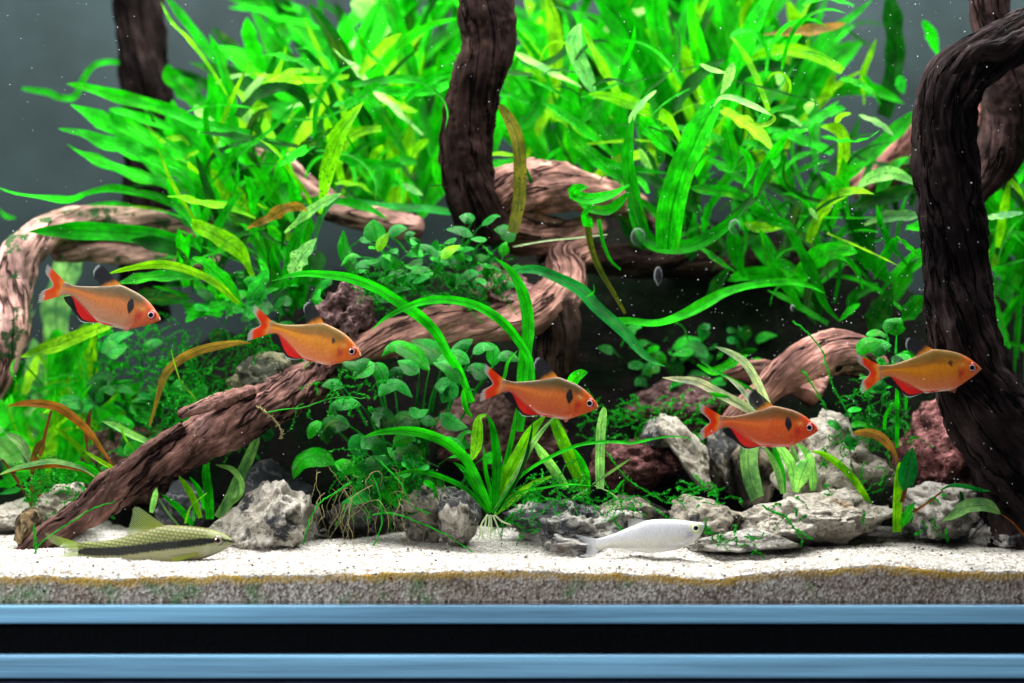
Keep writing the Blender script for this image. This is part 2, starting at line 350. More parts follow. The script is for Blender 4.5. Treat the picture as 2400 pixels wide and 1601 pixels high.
# ------------------------------------------------------------------ tank, stand
XT, YB, ZT = .36, .30, .34
tank = thing('aquarium', 'rimless glass tank with grey back and pale blue bottom edge', 'aquarium', (0, YB / 2, -.0066))
box('front_pane', -XT, XT, -.006, 0, .0002, ZT, M_GLASS, tank, label='clear front pane with a few drops on it')
box('back_pane', -XT, XT, YB, YB + .006, .0002, ZT, M_BACK, tank, label='grey frosted back pane')
box('side_pane', -XT - .006, -XT, -.006, YB + .006, .0002, ZT, M_BACK, tank); box('side_pane', XT, XT + .006, -.006, YB + .006, .0002, ZT, M_BACK, tank)
box('bottom_pane', -XT - .006, XT + .006, -.0065, YB + .006, -.0064, 0, M_EDGE, tank, bev=.0011, label='bottom pane with edge glow painted pale blue')
box('levelling_mat', -XT - .006, XT + .006, -.0035, YB + .006, -.0163, -.0065, M_MAT, None, label='black foam mat under the glass tank', cat='mat')
stand = thing('cabinet', 'dark cabinet with pale blue glass top plate below the tank', 'cabinet', (0, YB / 2, -.2))
box('top_plate', -XT - .03, XT + .03, -.0075, YB + .02, -.0243, -.0164, M_EDGE, stand, bev=.0012, label='glass top plate with edge light painted pale blue')
box('cabinet_body', -XT - .03, XT + .03, -.004, YB + .02, -.2, -.0245, M_CAB, stand)

# ------------------------------------------------------------------ sand and soil slope
front_tab = [(-300, 1352), (0, 1352), (130, 1350), (230, 1358), (330, 1353), (480, 1352), (640, 1347), (800, 1347), (950, 1342), (1100, 1339), (1200, 1336), (1380, 1344), (1520, 1346), (1690, 1357), (1780, 1343), (1950, 1333), (2070, 1324), (2180, 1335), (2400, 1341), (2900, 1345)]
def front_z(x): return ZC - (sinterp(front_tab, 1200 + x / S) - 800) * S
def sand_z(x, y):
    f = front_z(x); b = .0098
    base = lerp(f, b, sm(0, .03, y)) + .045 * y + .0016 * sm(0, .004, y)
    return base + .0022 * noise.noise(Vector((x * 28, y * 40, 1.3))) * sm(0, .02, y) + .0007 * noise.noise(Vector((x * 130, y * 130, 4.0)))
nx, ny = 420, 70
vs, uvs, fs = [], [], []
for j in range(ny + 1):
    y = .0006 + .22 * (j / ny) ** 1.6
    for i in range(nx + 1):
        x = -XT + .001 + (2 * XT - .002) * i / nx
        vs.append((x, y, sand_z(x, y))); uvs.append((x, -.006 if j > 2 else -.002 * j))
for j in range(ny):
    for i in range(nx): a = j*(nx+1)+i; fs.append((a, a+1, a+nx+2, a+nx+1))
for q in range(1, 9):
    for i in range(nx + 1):
        x = -XT + .001 + (2 * XT - .002) * i / nx; zt = sand_z(x, .0006); z = lerp(zt, .0003, q / 8)
        vs.append((x, .0006, z)); uvs.append((x, zt - z))
o0 = (ny+1)*(nx+1)
for q in range(8):
    for i in range(nx):
        a = i if q == 0 else o0 + (q-1)*(nx+1) + i; b = o0 + q*(nx+1) + i
        fs.append((a, b, b+1, a+1))
mesh_obj('sand', vs, fs, M_SAND, uvs=uvs, kind='structure', label='white sand bed with a grey layer and yellow film against the glass')
def soil_z(x, y):
    P = 1200 + x / S / (1 + y / D)
    h = interp([(-400, .020), (200, .025), (450, .07), (800, .105), (1200, .12), (1450, .135), (1800, .13), (2000, .11), (2200, .10), (2600, .10)], P)  # raised in the middle to stand for the black shade there
    return .004 + h * sm(.075, .20, y) + .014 * fbm((x * 26, y * 26, 7)) * sm(.07, .14, y)
vs, fs = [], []; nx, ny = 170, 60
for j in range(ny + 1):
    y = .06 + (YB - .062) * j / ny
    for i in range(nx + 1):
        x = -XT + .002 + (2 * XT - .004) * i / nx
        vs.append((x, y, soil_z(x, y)))
for j in range(ny):
    for i in range(nx): a = j*(nx+1)+i; fs.append((a, a+1, a+nx+2, a+nx+1))
mesh_obj('planted_slope', vs, fs, M_SOIL, kind='structure', label='mossy soil slope behind the rocks, raised and blackened for a shaded hollow')
rnd = random.Random(5)
def octa(vs, fs, c, r, rng, sq=1.0):
    b = len(vs); q = Matrix.Rotation(rng.random() * 6.3, 3, Vector((rng.random()-.5, rng.random()-.5, rng.random()+.01)).normalized())
    for v in ((1,0,0),(-1,0,0),(0,1,0),(0,-1,0),(0,0,1),(0,0,-1)):
        w = q @ Vector((v[0] * rng.uniform(.7, 1.2), v[1] * sq * rng.uniform(.7, 1.2), v[2] * sq)); vs.append(c + w * r)
    for f in ((0,2,4),(2,1,4),(1,3,4),(3,0,4),(2,0,5),(1,2,5),(3,1,5),(0,3,5)): fs.append(tuple(b + k for k in f))
vs, fs = [], []
for i in range(260):
    x = rnd.uniform(-.17, .18); y = rnd.uniform(.001, .05)
    octa(vs, fs, Vector((x, y, sand_z(x, y) + .0001)), rnd.choice((.0002, .0003, .0003, .0005, .0007)), rnd, .8)
for i in range(40):
    x = rnd.uniform(-.17, .17); octa(vs, fs, Vector((x, .0004, rnd.uniform(.001, front_z(x) - .001))), rnd.uniform(.0002, .0006), rnd)
mesh_obj('grit', vs, fs, M_GRIT, smooth=False, kind='stuff', label='scattered dark grit on the white sand', cat='grit')
# loose grains of sand that break up the surface
vs, fs = [], []
for i in range(9000):
    x = rnd.uniform(-.18, .19); y = .001 + .075 * rnd.random() ** 1.5
    octa(vs, fs, Vector((x, y, sand_z(x, y) + .00008)), rnd.uniform(.00018, .0004), rnd, .8)
mesh_obj('sand_grains', vs, fs, simple('quartz_grain', (.6, .57, .53), .5, .2, 2500, .3), smooth=False, kind='stuff', label='loose pale grains lying on the sand bed', cat='sand')

# ------------------------------------------------------------------ rocks
import bmesh
def rock(label, x0, y0, x1, y1, d, thick, seed, light=.5, tint=(1, 1, 1), mat=None, rough=.10, facets=16, sub=5, lean=0.0, group=None, peak=None):
    rng = random.Random(seed)
    bm = bmesh.new(); bmesh.ops.create_icosphere(bm, subdivisions=sub, radius=1)
    pl = []
    for i in range(facets):
        n = Vector((rng.gauss(0, 1), rng.gauss(0, 1), rng.gauss(0, 1))).normalized(); pl.append((n, rng.uniform(.55, .95)))
    off = Vector((seed * 3.1, seed * 1.7, seed * .9))
    P = []
    for v in bm.verts:
        u = v.co.normalized(); r = 1.15
        for n, h in pl:
            c = n.dot(u)
            if c > .05: r = min(r, h / c)
        p = u * r
        r *= 1 + rough * 1.5 * noise.noise(p * 1.6 + off) + rough * fbm(p * 3.5 + off, 5) - rough * .9 * max(0, .25 - abs(noise.noise(p * 2.4 + off * 2))) ** 1.0
        rd = 1 - abs(noise.noise(p * 4.2 + off)) * 2; rd2 = 1 - abs(noise.noise(p * 9.5 + off)) * 2
        r *= 1 + rough * (.42 * (rd ** 3 if rd > 0 else rd) * .6 + .20 * rd2 + .16 * noise.noise(p * 21 + off)) - rough * .9 * sm(.30, .5, noise.noise(p * 3.0 + off * 3))
        p = u * r; p.x += lean * p.z; P.append(p)
    fs = [[v.index for v in f.verts] for f in bm.faces]; bm.free()
    lo = Vector((min(p.x for p in P), min(p.y for p in P), min(p.z for p in P))); hi = Vector((max(p.x for p in P), max(p.y for p in P), max(p.z for p in P)))
    if peak:
        for p in P:
            t = max(0, (p.z - lo.z) / (hi.z - lo.z)); ax = lo.x + (hi.x - lo.x) * peak[0]; q = 1 - peak[1] * t ** 1.1; p.x = ax + (p.x - ax) * q
    a, b = W(x0, y1, d), W(x1, y0, d)
    L = Vector((a.x, d - thick / 2, a.z)); H = Vector((b.x, d + thick / 2, b.z))
    vs = [Vector([L[k] + (p[k] - lo[k]) / (hi[k] - lo[k]) * (H[k] - L[k]) for k in range(3)]) for p in P]
    org = Vector(((L.x + H.x) / 2, d, L.z))
    nm = 'lava_rock' if mat is M_LAVA else 'rock'
    return mesh_obj(nm, vs, fs, mat or M_ROCK, origin=org, label=label, cat='rock', color=(*tint, light), group=group)
rock('pale sandy rock behind the foot of the slanting log', 85, 1125, 235, 1262, .085, .04, 3, .62, (.95, .92, .82))
rock('low pale rock at the very left edge of the sand', -60, 1165, 95, 1258, .095, .04, 4, .66, (.95, .93, .88))
rock('small ochre stone tucked under the foot of the slanting log', 40, 1190, 105, 1300, .055, .02, 5, .5, (.7, .52, .3), sub=4)
rock('pyramid-shaped white and charcoal rock right of the striped fish', 405, 1120, 805, 1345, .062, .05, 11, .57, (1, .98, .95), facets=10, rough=.13, sub=6, peak=(.60, .62))
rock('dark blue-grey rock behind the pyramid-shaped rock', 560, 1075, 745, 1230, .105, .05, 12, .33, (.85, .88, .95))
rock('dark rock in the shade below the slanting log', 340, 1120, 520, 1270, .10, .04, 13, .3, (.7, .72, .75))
rock('mossy weathered stone between the slanting log and the fern', 530, 820, 770, 985, .10, .05, 14, .52, (.62, .66, .42))
rock('rough grey boulder under the broad-leaved clump', 915, 1128, 1060, 1285, .068, .035, 21, .5, (.75, .73, .68))
rock('angular grey rock with ochre band left of the rooted grass plant', 1020, 1140, 1130, 1282, .058, .035, 22, .5, (.95, .93, .9), facets=9)
rock('small brown shard between the dark pyramid flank and grey boulder', 745, 1170, 925, 1285, .088, .04, 23, .36, (.6, .55, .48))
rock('large craggy dark grey rock with white veins under the moss', 1175, 1165, 1560, 1325, .066, .055, 31, .50, (.95, .97, 1.0), rough=.2, sub=6)
rock('low dark stone just behind the tail of the silver fish', 1270, 1240, 1440, 1316, .043, .03, 32, .50, (.85, .85, .9), rough=.18)
rock('mottled grey stone behind the back of the silver fish', 1560, 1158, 1760, 1262, .068, .04, 33, .5, (.85, .8, .74))
rock('brown mossy stone joined to the craggy dark rock', 1400, 1160, 1590, 1250, .082, .03, 34, .45, (.7, .68, .58))
rock('long pale slab with dark clefts lying on the sand', 1712, 1142, 2112, 1306, .058, .055, 41, .68, (1.0, .97, .93), facets=12, lean=.1, rough=.14, sub=6)
rock('flat grey stone with green moss in front of the pale slab', 1610, 1234, 1885, 1304, .040, .03, 42, .6, (.9, .91, .92), facets=12)
rock('tall pale shard leaning beside the tail of the copper tetra', 1530, 968, 1665, 1150, .088, .03, 43, .58, (.95, .92, .87), facets=8, lean=-.9)
rock('knobbly grey stone capping the tall leaning shard', 1498, 975, 1600, 1050, .094, .03, 44, .5, (.8, .8, .82))
rock('thin mottled rock behind the pale shard', 1645, 1000, 1730, 1160, .10, .03, 45, .5, (.82, .78, .72), lean=-.3)
rock('big white crumbly rock behind the head of the copper tetra', 1800, 955, 2095, 1200, .092, .06, 46, .62, (1, .97, .92), rough=.2)
rock('brown weathered rock behind the pale variegated grass', 1690, 970, 1850, 1190, .105, .04, 47, .45, (.62, .55, .45))
rock('white ribbed rock beside the round-leaved seedling', 2080, 1124, 2310, 1262, .075, .05, 51, .60, (.98, .97, .98), rough=.2)
rock('low grey rock at the foot of the big right trunk', 2270, 1188, 2440, 1276, .07, .04, 52, .52, (.85, .86, .9))
rock('dark red-brown lava rock beside the leaning shard', 1370, 1020, 1620, 1180, .100, .05, 61, .5, (1, .8, .8), M_LAVA, rough=.14)
rock('pink-brown pitted lava rock under the golden right-hand tetra', 2078, 925, 2330, 1180, .10, .06, 62, .5, (1.5, 1.15, 1.15), M_LAVA, rough=.16)
rock('grey pitted lava rock above the back of the yellow tetra', 735, 660, 900, 820, .105, .05, 63, .5, (1.0, 1.1, 1.1), M_LAVA, rough=.14)
rock('crumbly grey lava rock behind the upright grass blade', 1100, 610, 1260, 745, .115, .05, 64, .5, (1.5, 1.55, 1.5), M_LAVA, rough=.14)
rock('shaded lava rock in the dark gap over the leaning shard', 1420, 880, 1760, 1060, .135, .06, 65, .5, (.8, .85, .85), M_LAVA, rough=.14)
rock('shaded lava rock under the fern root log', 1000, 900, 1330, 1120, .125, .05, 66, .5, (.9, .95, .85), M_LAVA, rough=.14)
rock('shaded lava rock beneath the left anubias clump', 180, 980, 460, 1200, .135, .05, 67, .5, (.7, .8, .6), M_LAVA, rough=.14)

# ------------------------------------------------------------------ driftwood
def branch_mesh(pts, seed, rings=150, seg=60, rough=.14, groove=.16, knots=0, taper_end=True, lean=0):
    # pts: (crop, x, y, depth, radius_px)
    P = []; Rr = []
    for c, x, y, d, r in pts:
        a, b = px(c, x, y); P.append(W(a, b, d)); Rr.append(r * S * (D + d) / D)
    C, L = spline(P, rings)
    cum = [0]
    for a, b in zip(P, P[1:]): cum.append(cum[-1] + (b - a).length)
    rt = [(q / cum[-1], r) for q, r in zip(cum, Rr)]
    t0 = (C[1] - C[0]).normalized(); up = Vector((0, -1, .3)); 
    if abs(t0.dot(up.normalized())) > .9: up = Vector((1, 0, 0))
    nrm = (up - t0 * up.dot(t0)).normalized()
    off = Vector((seed * 5.3, seed * 2.9, 0))
    vs, fs, vec = [], [], []
    rmean = sum(Rr) / len(Rr)
    for i, c in enumerate(C):
        t = (C[min(i + 1, rings)] - C[max(i - 1, 0)]).normalized()
        nrm = (nrm - t * nrm.dot(t)).normalized(); bn = t.cross(nrm)
        s = i / rings; r0 = sinterp(rt, s); sl = s * L / rmean
        e = min(s, 1 - s) * L / rmean
        cap = math.sqrt(max(0.0, 1 - (1 - min(1, e / .5)) ** 2)) if taper_end else 1
        for k in range(seg):
            th = 2 * math.pi * k / seg; tw = th + .18 * sl
            ca, sa = math.cos(tw), math.sin(tw)
            r = r0 * (1 + rough * 1.6 * noise.noise(Vector((ca * .8, sa * .8, sl * .45)) + off)
                      + rough * .8 * noise.noise(Vector((ca * 1.8, sa * 1.8, sl * .8)) + off))
            wq = .45 * noise.noise(Vector((ca * 1.3, sa * 1.3, sl * .9)) + off * 4)
            cb, sb = math.cos(tw + wq), math.sin(tw + wq)
            g = noise.noise(Vector((cb * 3.0, sb * 3.0, sl * .42)) + off * 2)
            g2 = noise.noise(Vector((cb * 7.0, sb * 7.0, sl * .95)) + off * 3)
            g3 = noise.noise(Vector((ca * 2.6, sa * 2.6, sl * 2.4)) + off * 5)
            r -= r0 * groove * max(0, .22 - abs(g)) * 2.2
            r += r0 * groove * .45 * g2 + r0 * groove * .3 * g3 + r0 * .03 * noise.noise(Vector((ca * 17, sa * 17, sl * 1.6)) + off)
            r *= max(cap, .02)
            vs.append(c + (nrm * math.cos(th) + bn * math.sin(th)) * r)
            vec.append((ca * rmean, sa * rmean, s * L))
    for i in range(rings):
        for k in range(seg):
            a = i * seg + k; b = i * seg + (k + 1) % seg
            fs.append((a, b, b + seg, a + seg))
    fs.append(tuple(range(seg))[::-1]); fs.append(tuple(rings * seg + k for k in range(seg)))
    return vs, fs, vec
def driftwood(label, branches, tint=(1, 1, 1), algae=0.0, names=None):
    c, x, y, d, r = branches[0][0][0]; a, b = px(c, x, y)
    root = thing('driftwood', label, 'driftwood', W(a, b, d))
    for i, (pts, seed, kw) in enumerate(branches):
        kw = dict(kw); tt = kw.pop('tint', None); vs, fs, vec = branch_mesh(pts, seed, **kw)
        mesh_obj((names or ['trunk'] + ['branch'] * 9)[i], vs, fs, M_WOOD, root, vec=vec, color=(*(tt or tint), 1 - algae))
    return root
driftwood('weathered brown log slanting down to the sand on the left', [
    ([('A', 40, 1650, .046, 9), ('A', 200, 1560, .048, 19), ('A', 420, 1400, .050, 31), ('A', 700, 1240, .052, 36), ('A', 1000, 1010, .055, 46), ('A', 1350, 790, .058, 47), ('A', 1750, 560, .062, 52), ('A', 2150, 340, .066, 57), ('A', 2500, 170, .072, 56), ('A', 2750, 40, .082, 50), ('A', 3050, -120, .095, 40)], 1, dict(rings=240, seg=84, groove=.24, rough=.12)),
    ([('A', 1630, 290, .054, 11), ('A', 1760, 240, .054, 14), ('A', 1900, 190, .056, 17), ('A', 2100, 130, .060, 20), ('A', 2350, 60, .064, 16)], 2, dict(rings=90, seg=36, groove=.25)),
    ([('A', 830, 960, .050, 8), ('A', 950, 900, .050, 13), ('A', 1150, 760, .051, 14), ('A', 1400, 560, .053, 15), ('A', 1700, 400, .056, 16)], 23, dict(rings=90, seg=36, groove=.3))], (.72, .57, .56))
driftwood('pinkish brown root running behind the crossing grass blades', [
    ([('P', 800, 850, .085, 36), ('P', 900, 800, .088, 44), ('P', 1020, 770, .09, 48), ('P', 1150, 755, .095, 46), ('P', 1260, 730, .10, 48), ('P', 1325, 670, .11, 46), ('P', 1320, 610, .12, 42), ('P', 1380, 590, .13, 40)], 3, dict(rings=190, groove=.12, rough=.18)),
    ([('P', 1300, 690, .105, 50), ('P', 1310, 780, .105, 48), ('P', 1290, 880, .11, 46), ('P', 1270, 980, .115, 50)], 4, dict(rings=90, groove=.1, tint=(.22, .2, .18)))], (1.25, .98, .92))  # lower branch tinted dark: shade of the hollow put into its colour
driftwood('upright dark trunk with a pale root running off to the right', [
    ([('P', 1142, -60, .105, 62), ('P', 1140, 30, .105, 63), ('P', 1142, 110, .105, 62), ('P', 1115, 200, .105, 60), ('P', 1096, 290, .108, 64), ('P', 1098, 390, .11, 64), ('P', 1115, 480, .113, 68), ('P', 1150, 560, .12, 66)], 5, dict(rings=180, groove=.16, rough=.1, tint=(.10, .085, .085))),
    ([('P', 1130, 470, .115, 55), ('P', 1210, 440, .12, 62), ('P', 1310, 440, .125, 56), ('P', 1400, 458, .135, 46), ('P', 1470, 480, .15, 36), ('P', 1520, 520, .17, 26)], 6, dict(rings=130, rough=.2)),
    ([('P', 1160, 500, .12, 56), ('P', 1230, 540, .125, 52), ('P', 1330, 545, .13, 36), ('P', 1420, 520, .135, 26)], 7, dict(rings=90, rough=.22))], (1.35, 1.05, .98))
driftwood('blurred dark trunk standing before the grey back at left', [
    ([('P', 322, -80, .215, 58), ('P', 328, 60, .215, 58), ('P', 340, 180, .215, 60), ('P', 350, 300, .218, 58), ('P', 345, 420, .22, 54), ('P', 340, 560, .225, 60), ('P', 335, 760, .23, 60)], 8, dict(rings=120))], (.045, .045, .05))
driftwood('arched pinkish root with green algae at the left edge', [
    ([('P', 520, 545, .15, 20), ('P', 420, 525, .15, 26), ('P', 310, 522, .145, 34), ('P', 210, 518, .14, 38), ('P', 120, 540, .13, 42), ('P', 55, 590, .12, 48), ('P', 25, 660, .115, 54), ('P', 15, 750, .112, 56), ('P', 0, 840, .112, 50), ('P', -60, 930, .115, 48)], 9, dict(rings=190, rough=.12, groove=.1)),
    ([('P', 120, 590, .135, 26), ('P', 230, 585, .145, 30), ('P', 380, 600, .15, 34), ('P', 520, 620, .155, 34)], 10, dict(rings=80))], (2.0, 1.75, 1.72), .9)
driftwood('pale pink branch lying diagonally inside the left fern', [
    ([('P', 600, 350, .17, 18), ('P', 650, 380, .165, 26), ('P', 720, 440, .16, 30), ('P', 790, 490, .155, 32), ('P', 880, 515, .15, 34), ('P', 990, 540, .145, 32)], 11, dict(rings=120))], (1.6, 1.3, 1.3))
driftwood('big dark gnarled trunk bending down the right side', [
    ([('P', 2520, 20, .035, 62), ('P', 2400, 85, .035, 60), ('P', 2310, 130, .036, 62), ('P', 2235, 195, .038, 74), ('P', 2215, 290, .040, 72), ('P', 2220, 420, .042, 74), ('P', 2232, 560, .044, 76), ('P', 2245, 700, .046, 80), ('P', 2265, 830, .048, 88), ('P', 2310, 950, .052, 98), ('P', 2370, 1060, .058, 110), ('P', 2420, 1180, .065, 118), ('P', 2450, 1300, .07, 120)], 12, dict(rings=300, seg=96, groove=.2, rough=.08)),
    ([('P', 2230, 170, .022, 10), ('P', 2290, 120, .018, 24), ('P', 2350, 115, .018, 26), ('P', 2440, 70, .02, 22)], 13, dict(rings=80, seg=48, groove=.2))], (.10, .10, .12))
driftwood('trunk tinted dark for shadow, rising at the top right behind the big trunk', [
    ([('P', 2330, -60, .10, 46), ('P', 2320, 40, .10, 48), ('P', 2350, 140, .10, 50), ('P', 2360, 260, .105, 54), ('P', 2330, 380, .11, 56), ('P', 2240, 470, .12, 50)], 14, dict(rings=120))], (.2, .18, .2))  # shadow on this trunk is put into its dark tint
driftwood('reddish log behind the big right trunk', [
    ([('P', 2000, 460, .17, 34), ('P', 2080, 400, .165, 40), ('P', 2160, 330, .16, 46), ('P', 2240, 280, .155, 50), ('P', 2400, 230, .15, 52)], 15, dict(rings=110))], (1.2, .75, .78))
stub_log = driftwood('stubby pink-brown log with a knot hole above the white rock', [
    ([('P', 1700, 1000, .105, 24), ('P', 1780, 930, .10, 32), ('P', 1850, 870, .098, 44), ('P', 1930, 830, .096, 54), ('P', 2000, 830, .098, 50), ('P', 2060, 870, .105, 40)], 16, dict(rings=150, groove=.12, rough=.1)),
    ([('P', 1690, 880, .12, 16), ('P', 1760, 868, .12, 24), ('P', 1850, 880, .12, 30), ('P', 1930, 920, .12, 50)], 17, dict(rings=70))], (1.5, 1.12, 1.08))
kn_c = W(1966, 850, .0895); kv, kf = [], []
for j_ in range(9):
    q_ = j_ / 8
    for k_ in range(28):
        th_ = 2 * math.pi * k_ / 28; rr_ = q_ * (1 + .18 * math.sin(3 * th_ + 1))
        kv.append(kn_c + Vector((math.cos(th_) * rr_ * .0026, -.0012 * math.sqrt(1 - min(1, q_) ** 2), math.sin(th_) * rr_ * .0031)))
for j_ in range(8):
    for k_ in range(28): a_ = j_ * 28 + k_; b_ = j_ * 28 + (k_ + 1) % 28; kf.append((a_, b_, b_ + 28, a_ + 28))
mesh_obj('knot_shade_dome', kv, kf, simple('knot_shade', (.006, .005, .005), .9, .02, 900, .6), stub_log)  # dark dome on the log: shade inside the hole given as colour
driftwood('root tinted near-black for the shade beneath the drooping green blade', [
    ([('P', 1260, 590, .14, 30), ('P', 1340, 600, .135, 40), ('P', 1440, 610, .14, 38), ('P', 1560, 620, .15, 34), ('P', 1720, 620, .16, 36), ('P', 1900, 600, .17, 40)], 18, dict(rings=120))], (.09, .075, .07))  # near-black tint carries the shade of the hollow

# ------------------------------------------------------------------ leaves
PROF = {'fern': [(0, .22), (.12, .34), (.3, .8), (.55, 1), (.78, .88), (.92, .52), (1, .06)],
        'grass': [(0, .55), (.1, .72), (.4, 1), (.72, .9), (.9, .5), (1, .05)],
        'strap': [(0, .8), (.2, 1), (.8, 1), (.95, .75), (1, .35)],
        'oval': [(0, .10), (.06, .42), (.2, .86), (.42, 1), (.66, .82), (.86, .45), (1, .03)],
        'stalked': [(0, .08), (.26, .09), (.31, .32), (.40, .78), (.55, 1), (.74, .84), (.90, .45), (1, .04)],
        'stem': [(0, 1), (.6, .9), (1, .55)]}
LR = random.Random(77)
def leaf(plant, pts, w, depth, color, prof='fern', spot=0.0, roll=None, cup=.22, up=.5, n=None, mat=None, name='leaf', wave=.0, jit=True, label=None):
    """pts in photo pixels, depth number or (base, tip)"""
    d0, d1 = depth if isinstance(depth, tuple) else (depth, depth - LR.uniform(0, .012) if jit else depth)
    m = len(pts) - 1
    P = [W(x, y, lerp(d0, d1, i / m)) for i, (x, y) in enumerate(pts)]
    n = n or max(8, min(26, 4 * m + 4))
    C, L = spline(P, n)
    k = S * (D + (d0 + d1) / 2) / D
    roll = LR.uniform(-.5, .5) if roll is None else roll
    Nn = Vector((LR.uniform(-.25, .25), -1, up)).normalized()
    tab = PROF[prof]; ph = LR.uniform(0, 6.3); fr = LR.uniform(5, 9)
    vs, fs, uv = [], [], []
    side = None
    for i, c in enumerate(C):
        s = i / n
        t = (C[min(i + 1, n)] - C[max(i - 1, 0)]).normalized()
        sd = t.cross(Nn)
        if sd.length < .2: sd = side if side is not None else Vector((1, 0, 0))
        sd = sd.normalized()
        if side is not None: sd = (sd + side * 1.2).normalized(); sd = (sd - t * sd.dot(t)).normalized()
        side = sd.copy()
        rl = roll * (.4 + .9 * s)
        nm = t.cross(sd) * -1
        sd = (sd * math.cos(rl) + nm * math.sin(rl)).normalized(); nm = sd.cross(t).normalized()
        if nm.y > 0 and False: nm = -nm
        hw = .5 * w * k * interp(tab, s) * (1 + .10 * math.sin(fr * 2.3 * s + ph) * (wave > 0))
        cc = cup * hw
        rip = wave * 1.8 * hw
        for q, v in enumerate((-1, -.55, 0, .55, 1)):
            r = rip * math.sin(fr * s * 3 + ph + v * 1.3) * abs(v)
            vs.append(c + sd * hw * v + nm * (cc * (v * v - .35) + r)); uv.append((s, .5 + .5 * v))
    for i in range(n):
        for q in range(4):
            a = i * 5 + q; fs.append((a, a + 1, a + 6, a + 5))
    c3 = tuple(max(0, min(1, x * LR.uniform(.85, 1.15))) for x in color)
    return mesh_obj(name, vs, fs, mat or M_FERN, plant, uvs=uv, color=(*c3, 1 - spot), label=label)
CL = {'g': (.004, .38, .002), 'b': (.012, .64, .004), 'y': (.20, .72, .004), 'p': (.30, .82, .22), 'k': (.002, .10, .003), 't': (.004, .27, .035),  # p is pale leaf colour and also stands for white light highlights
      'o': (.12, .17, .012), 'br': (.33, .20, .03), 'or': (.34, .12, .02), 'ob': (.22, .065, .025), 'w': (.70, .95, .66), 'gy': (.18, .46, .15), 'a': (.006, .26, .026), 'ad': (.004, .15, .014), 'al': (.016, .46, .035)}
def leaves(plant, crop, rows, default_d, prof='fern', mat=None, **kw):
    sc = CROP[crop][2]
    for row in rows:
        pts, w, c = row[0], row[1], row[2]; o = dict(kw); o.update(row[3] if len(row) > 3 else {})
        d = o.pop('d', default_d); pf = o.pop('prof', prof)
        leaf(plant, [px(crop, *p) for p in pts], w * sc, d, CL[c], pf, mat=o.pop('mat', mat), **o)
def fill(plant, n, bx, by, dd, ang, ln, wd, cols, seed, prof='fern', mat=None, bend=(-60, 60), spot=.25, up=.5, wave=.1):
    rng = random.Random(seed)
    for i in range(n):
        x, y = rng.uniform(*bx), rng.uniform(*by); a = R(rng.uniform(*ang)); l = rng.uniform(*ln); b = R(rng.uniform(*bend) * (1.9 if rng.random() < .35 else 1))
        if rng.random() < .5: b = abs(b) * (1 if a > 0 else -1)
        pts = [(x, y)]; m = 6
        for q in range(m):
            aa = a + b * (q / m) ** 1.5; x += math.sin(aa) * l / m; y -= math.cos(aa) * l / m; pts.append((x, y))
        d0 = rng.uniform(*dd); d1 = d0 + rng.uniform(-.03, .02)
        if prof == 'fern' and rng.random() < .45: pf = 'grass'
        else: pf = prof
        leaf(plant, pts, rng.uniform(wd[0] * .6, wd[1] * 1.1) if rng.random() < .7 else wd[0] * .45, (d0, d1), CL[rng.choice(cols)], pf, spot if rng.random() < .5 else 0, up=up, mat=mat, wave=wave, n=14)
def plant(name, label, cat, x, y, d, group=None): return thing(name, label, cat, W(x, y, d), group)

FG = 'narrow-leaved ferns growing on the driftwood'
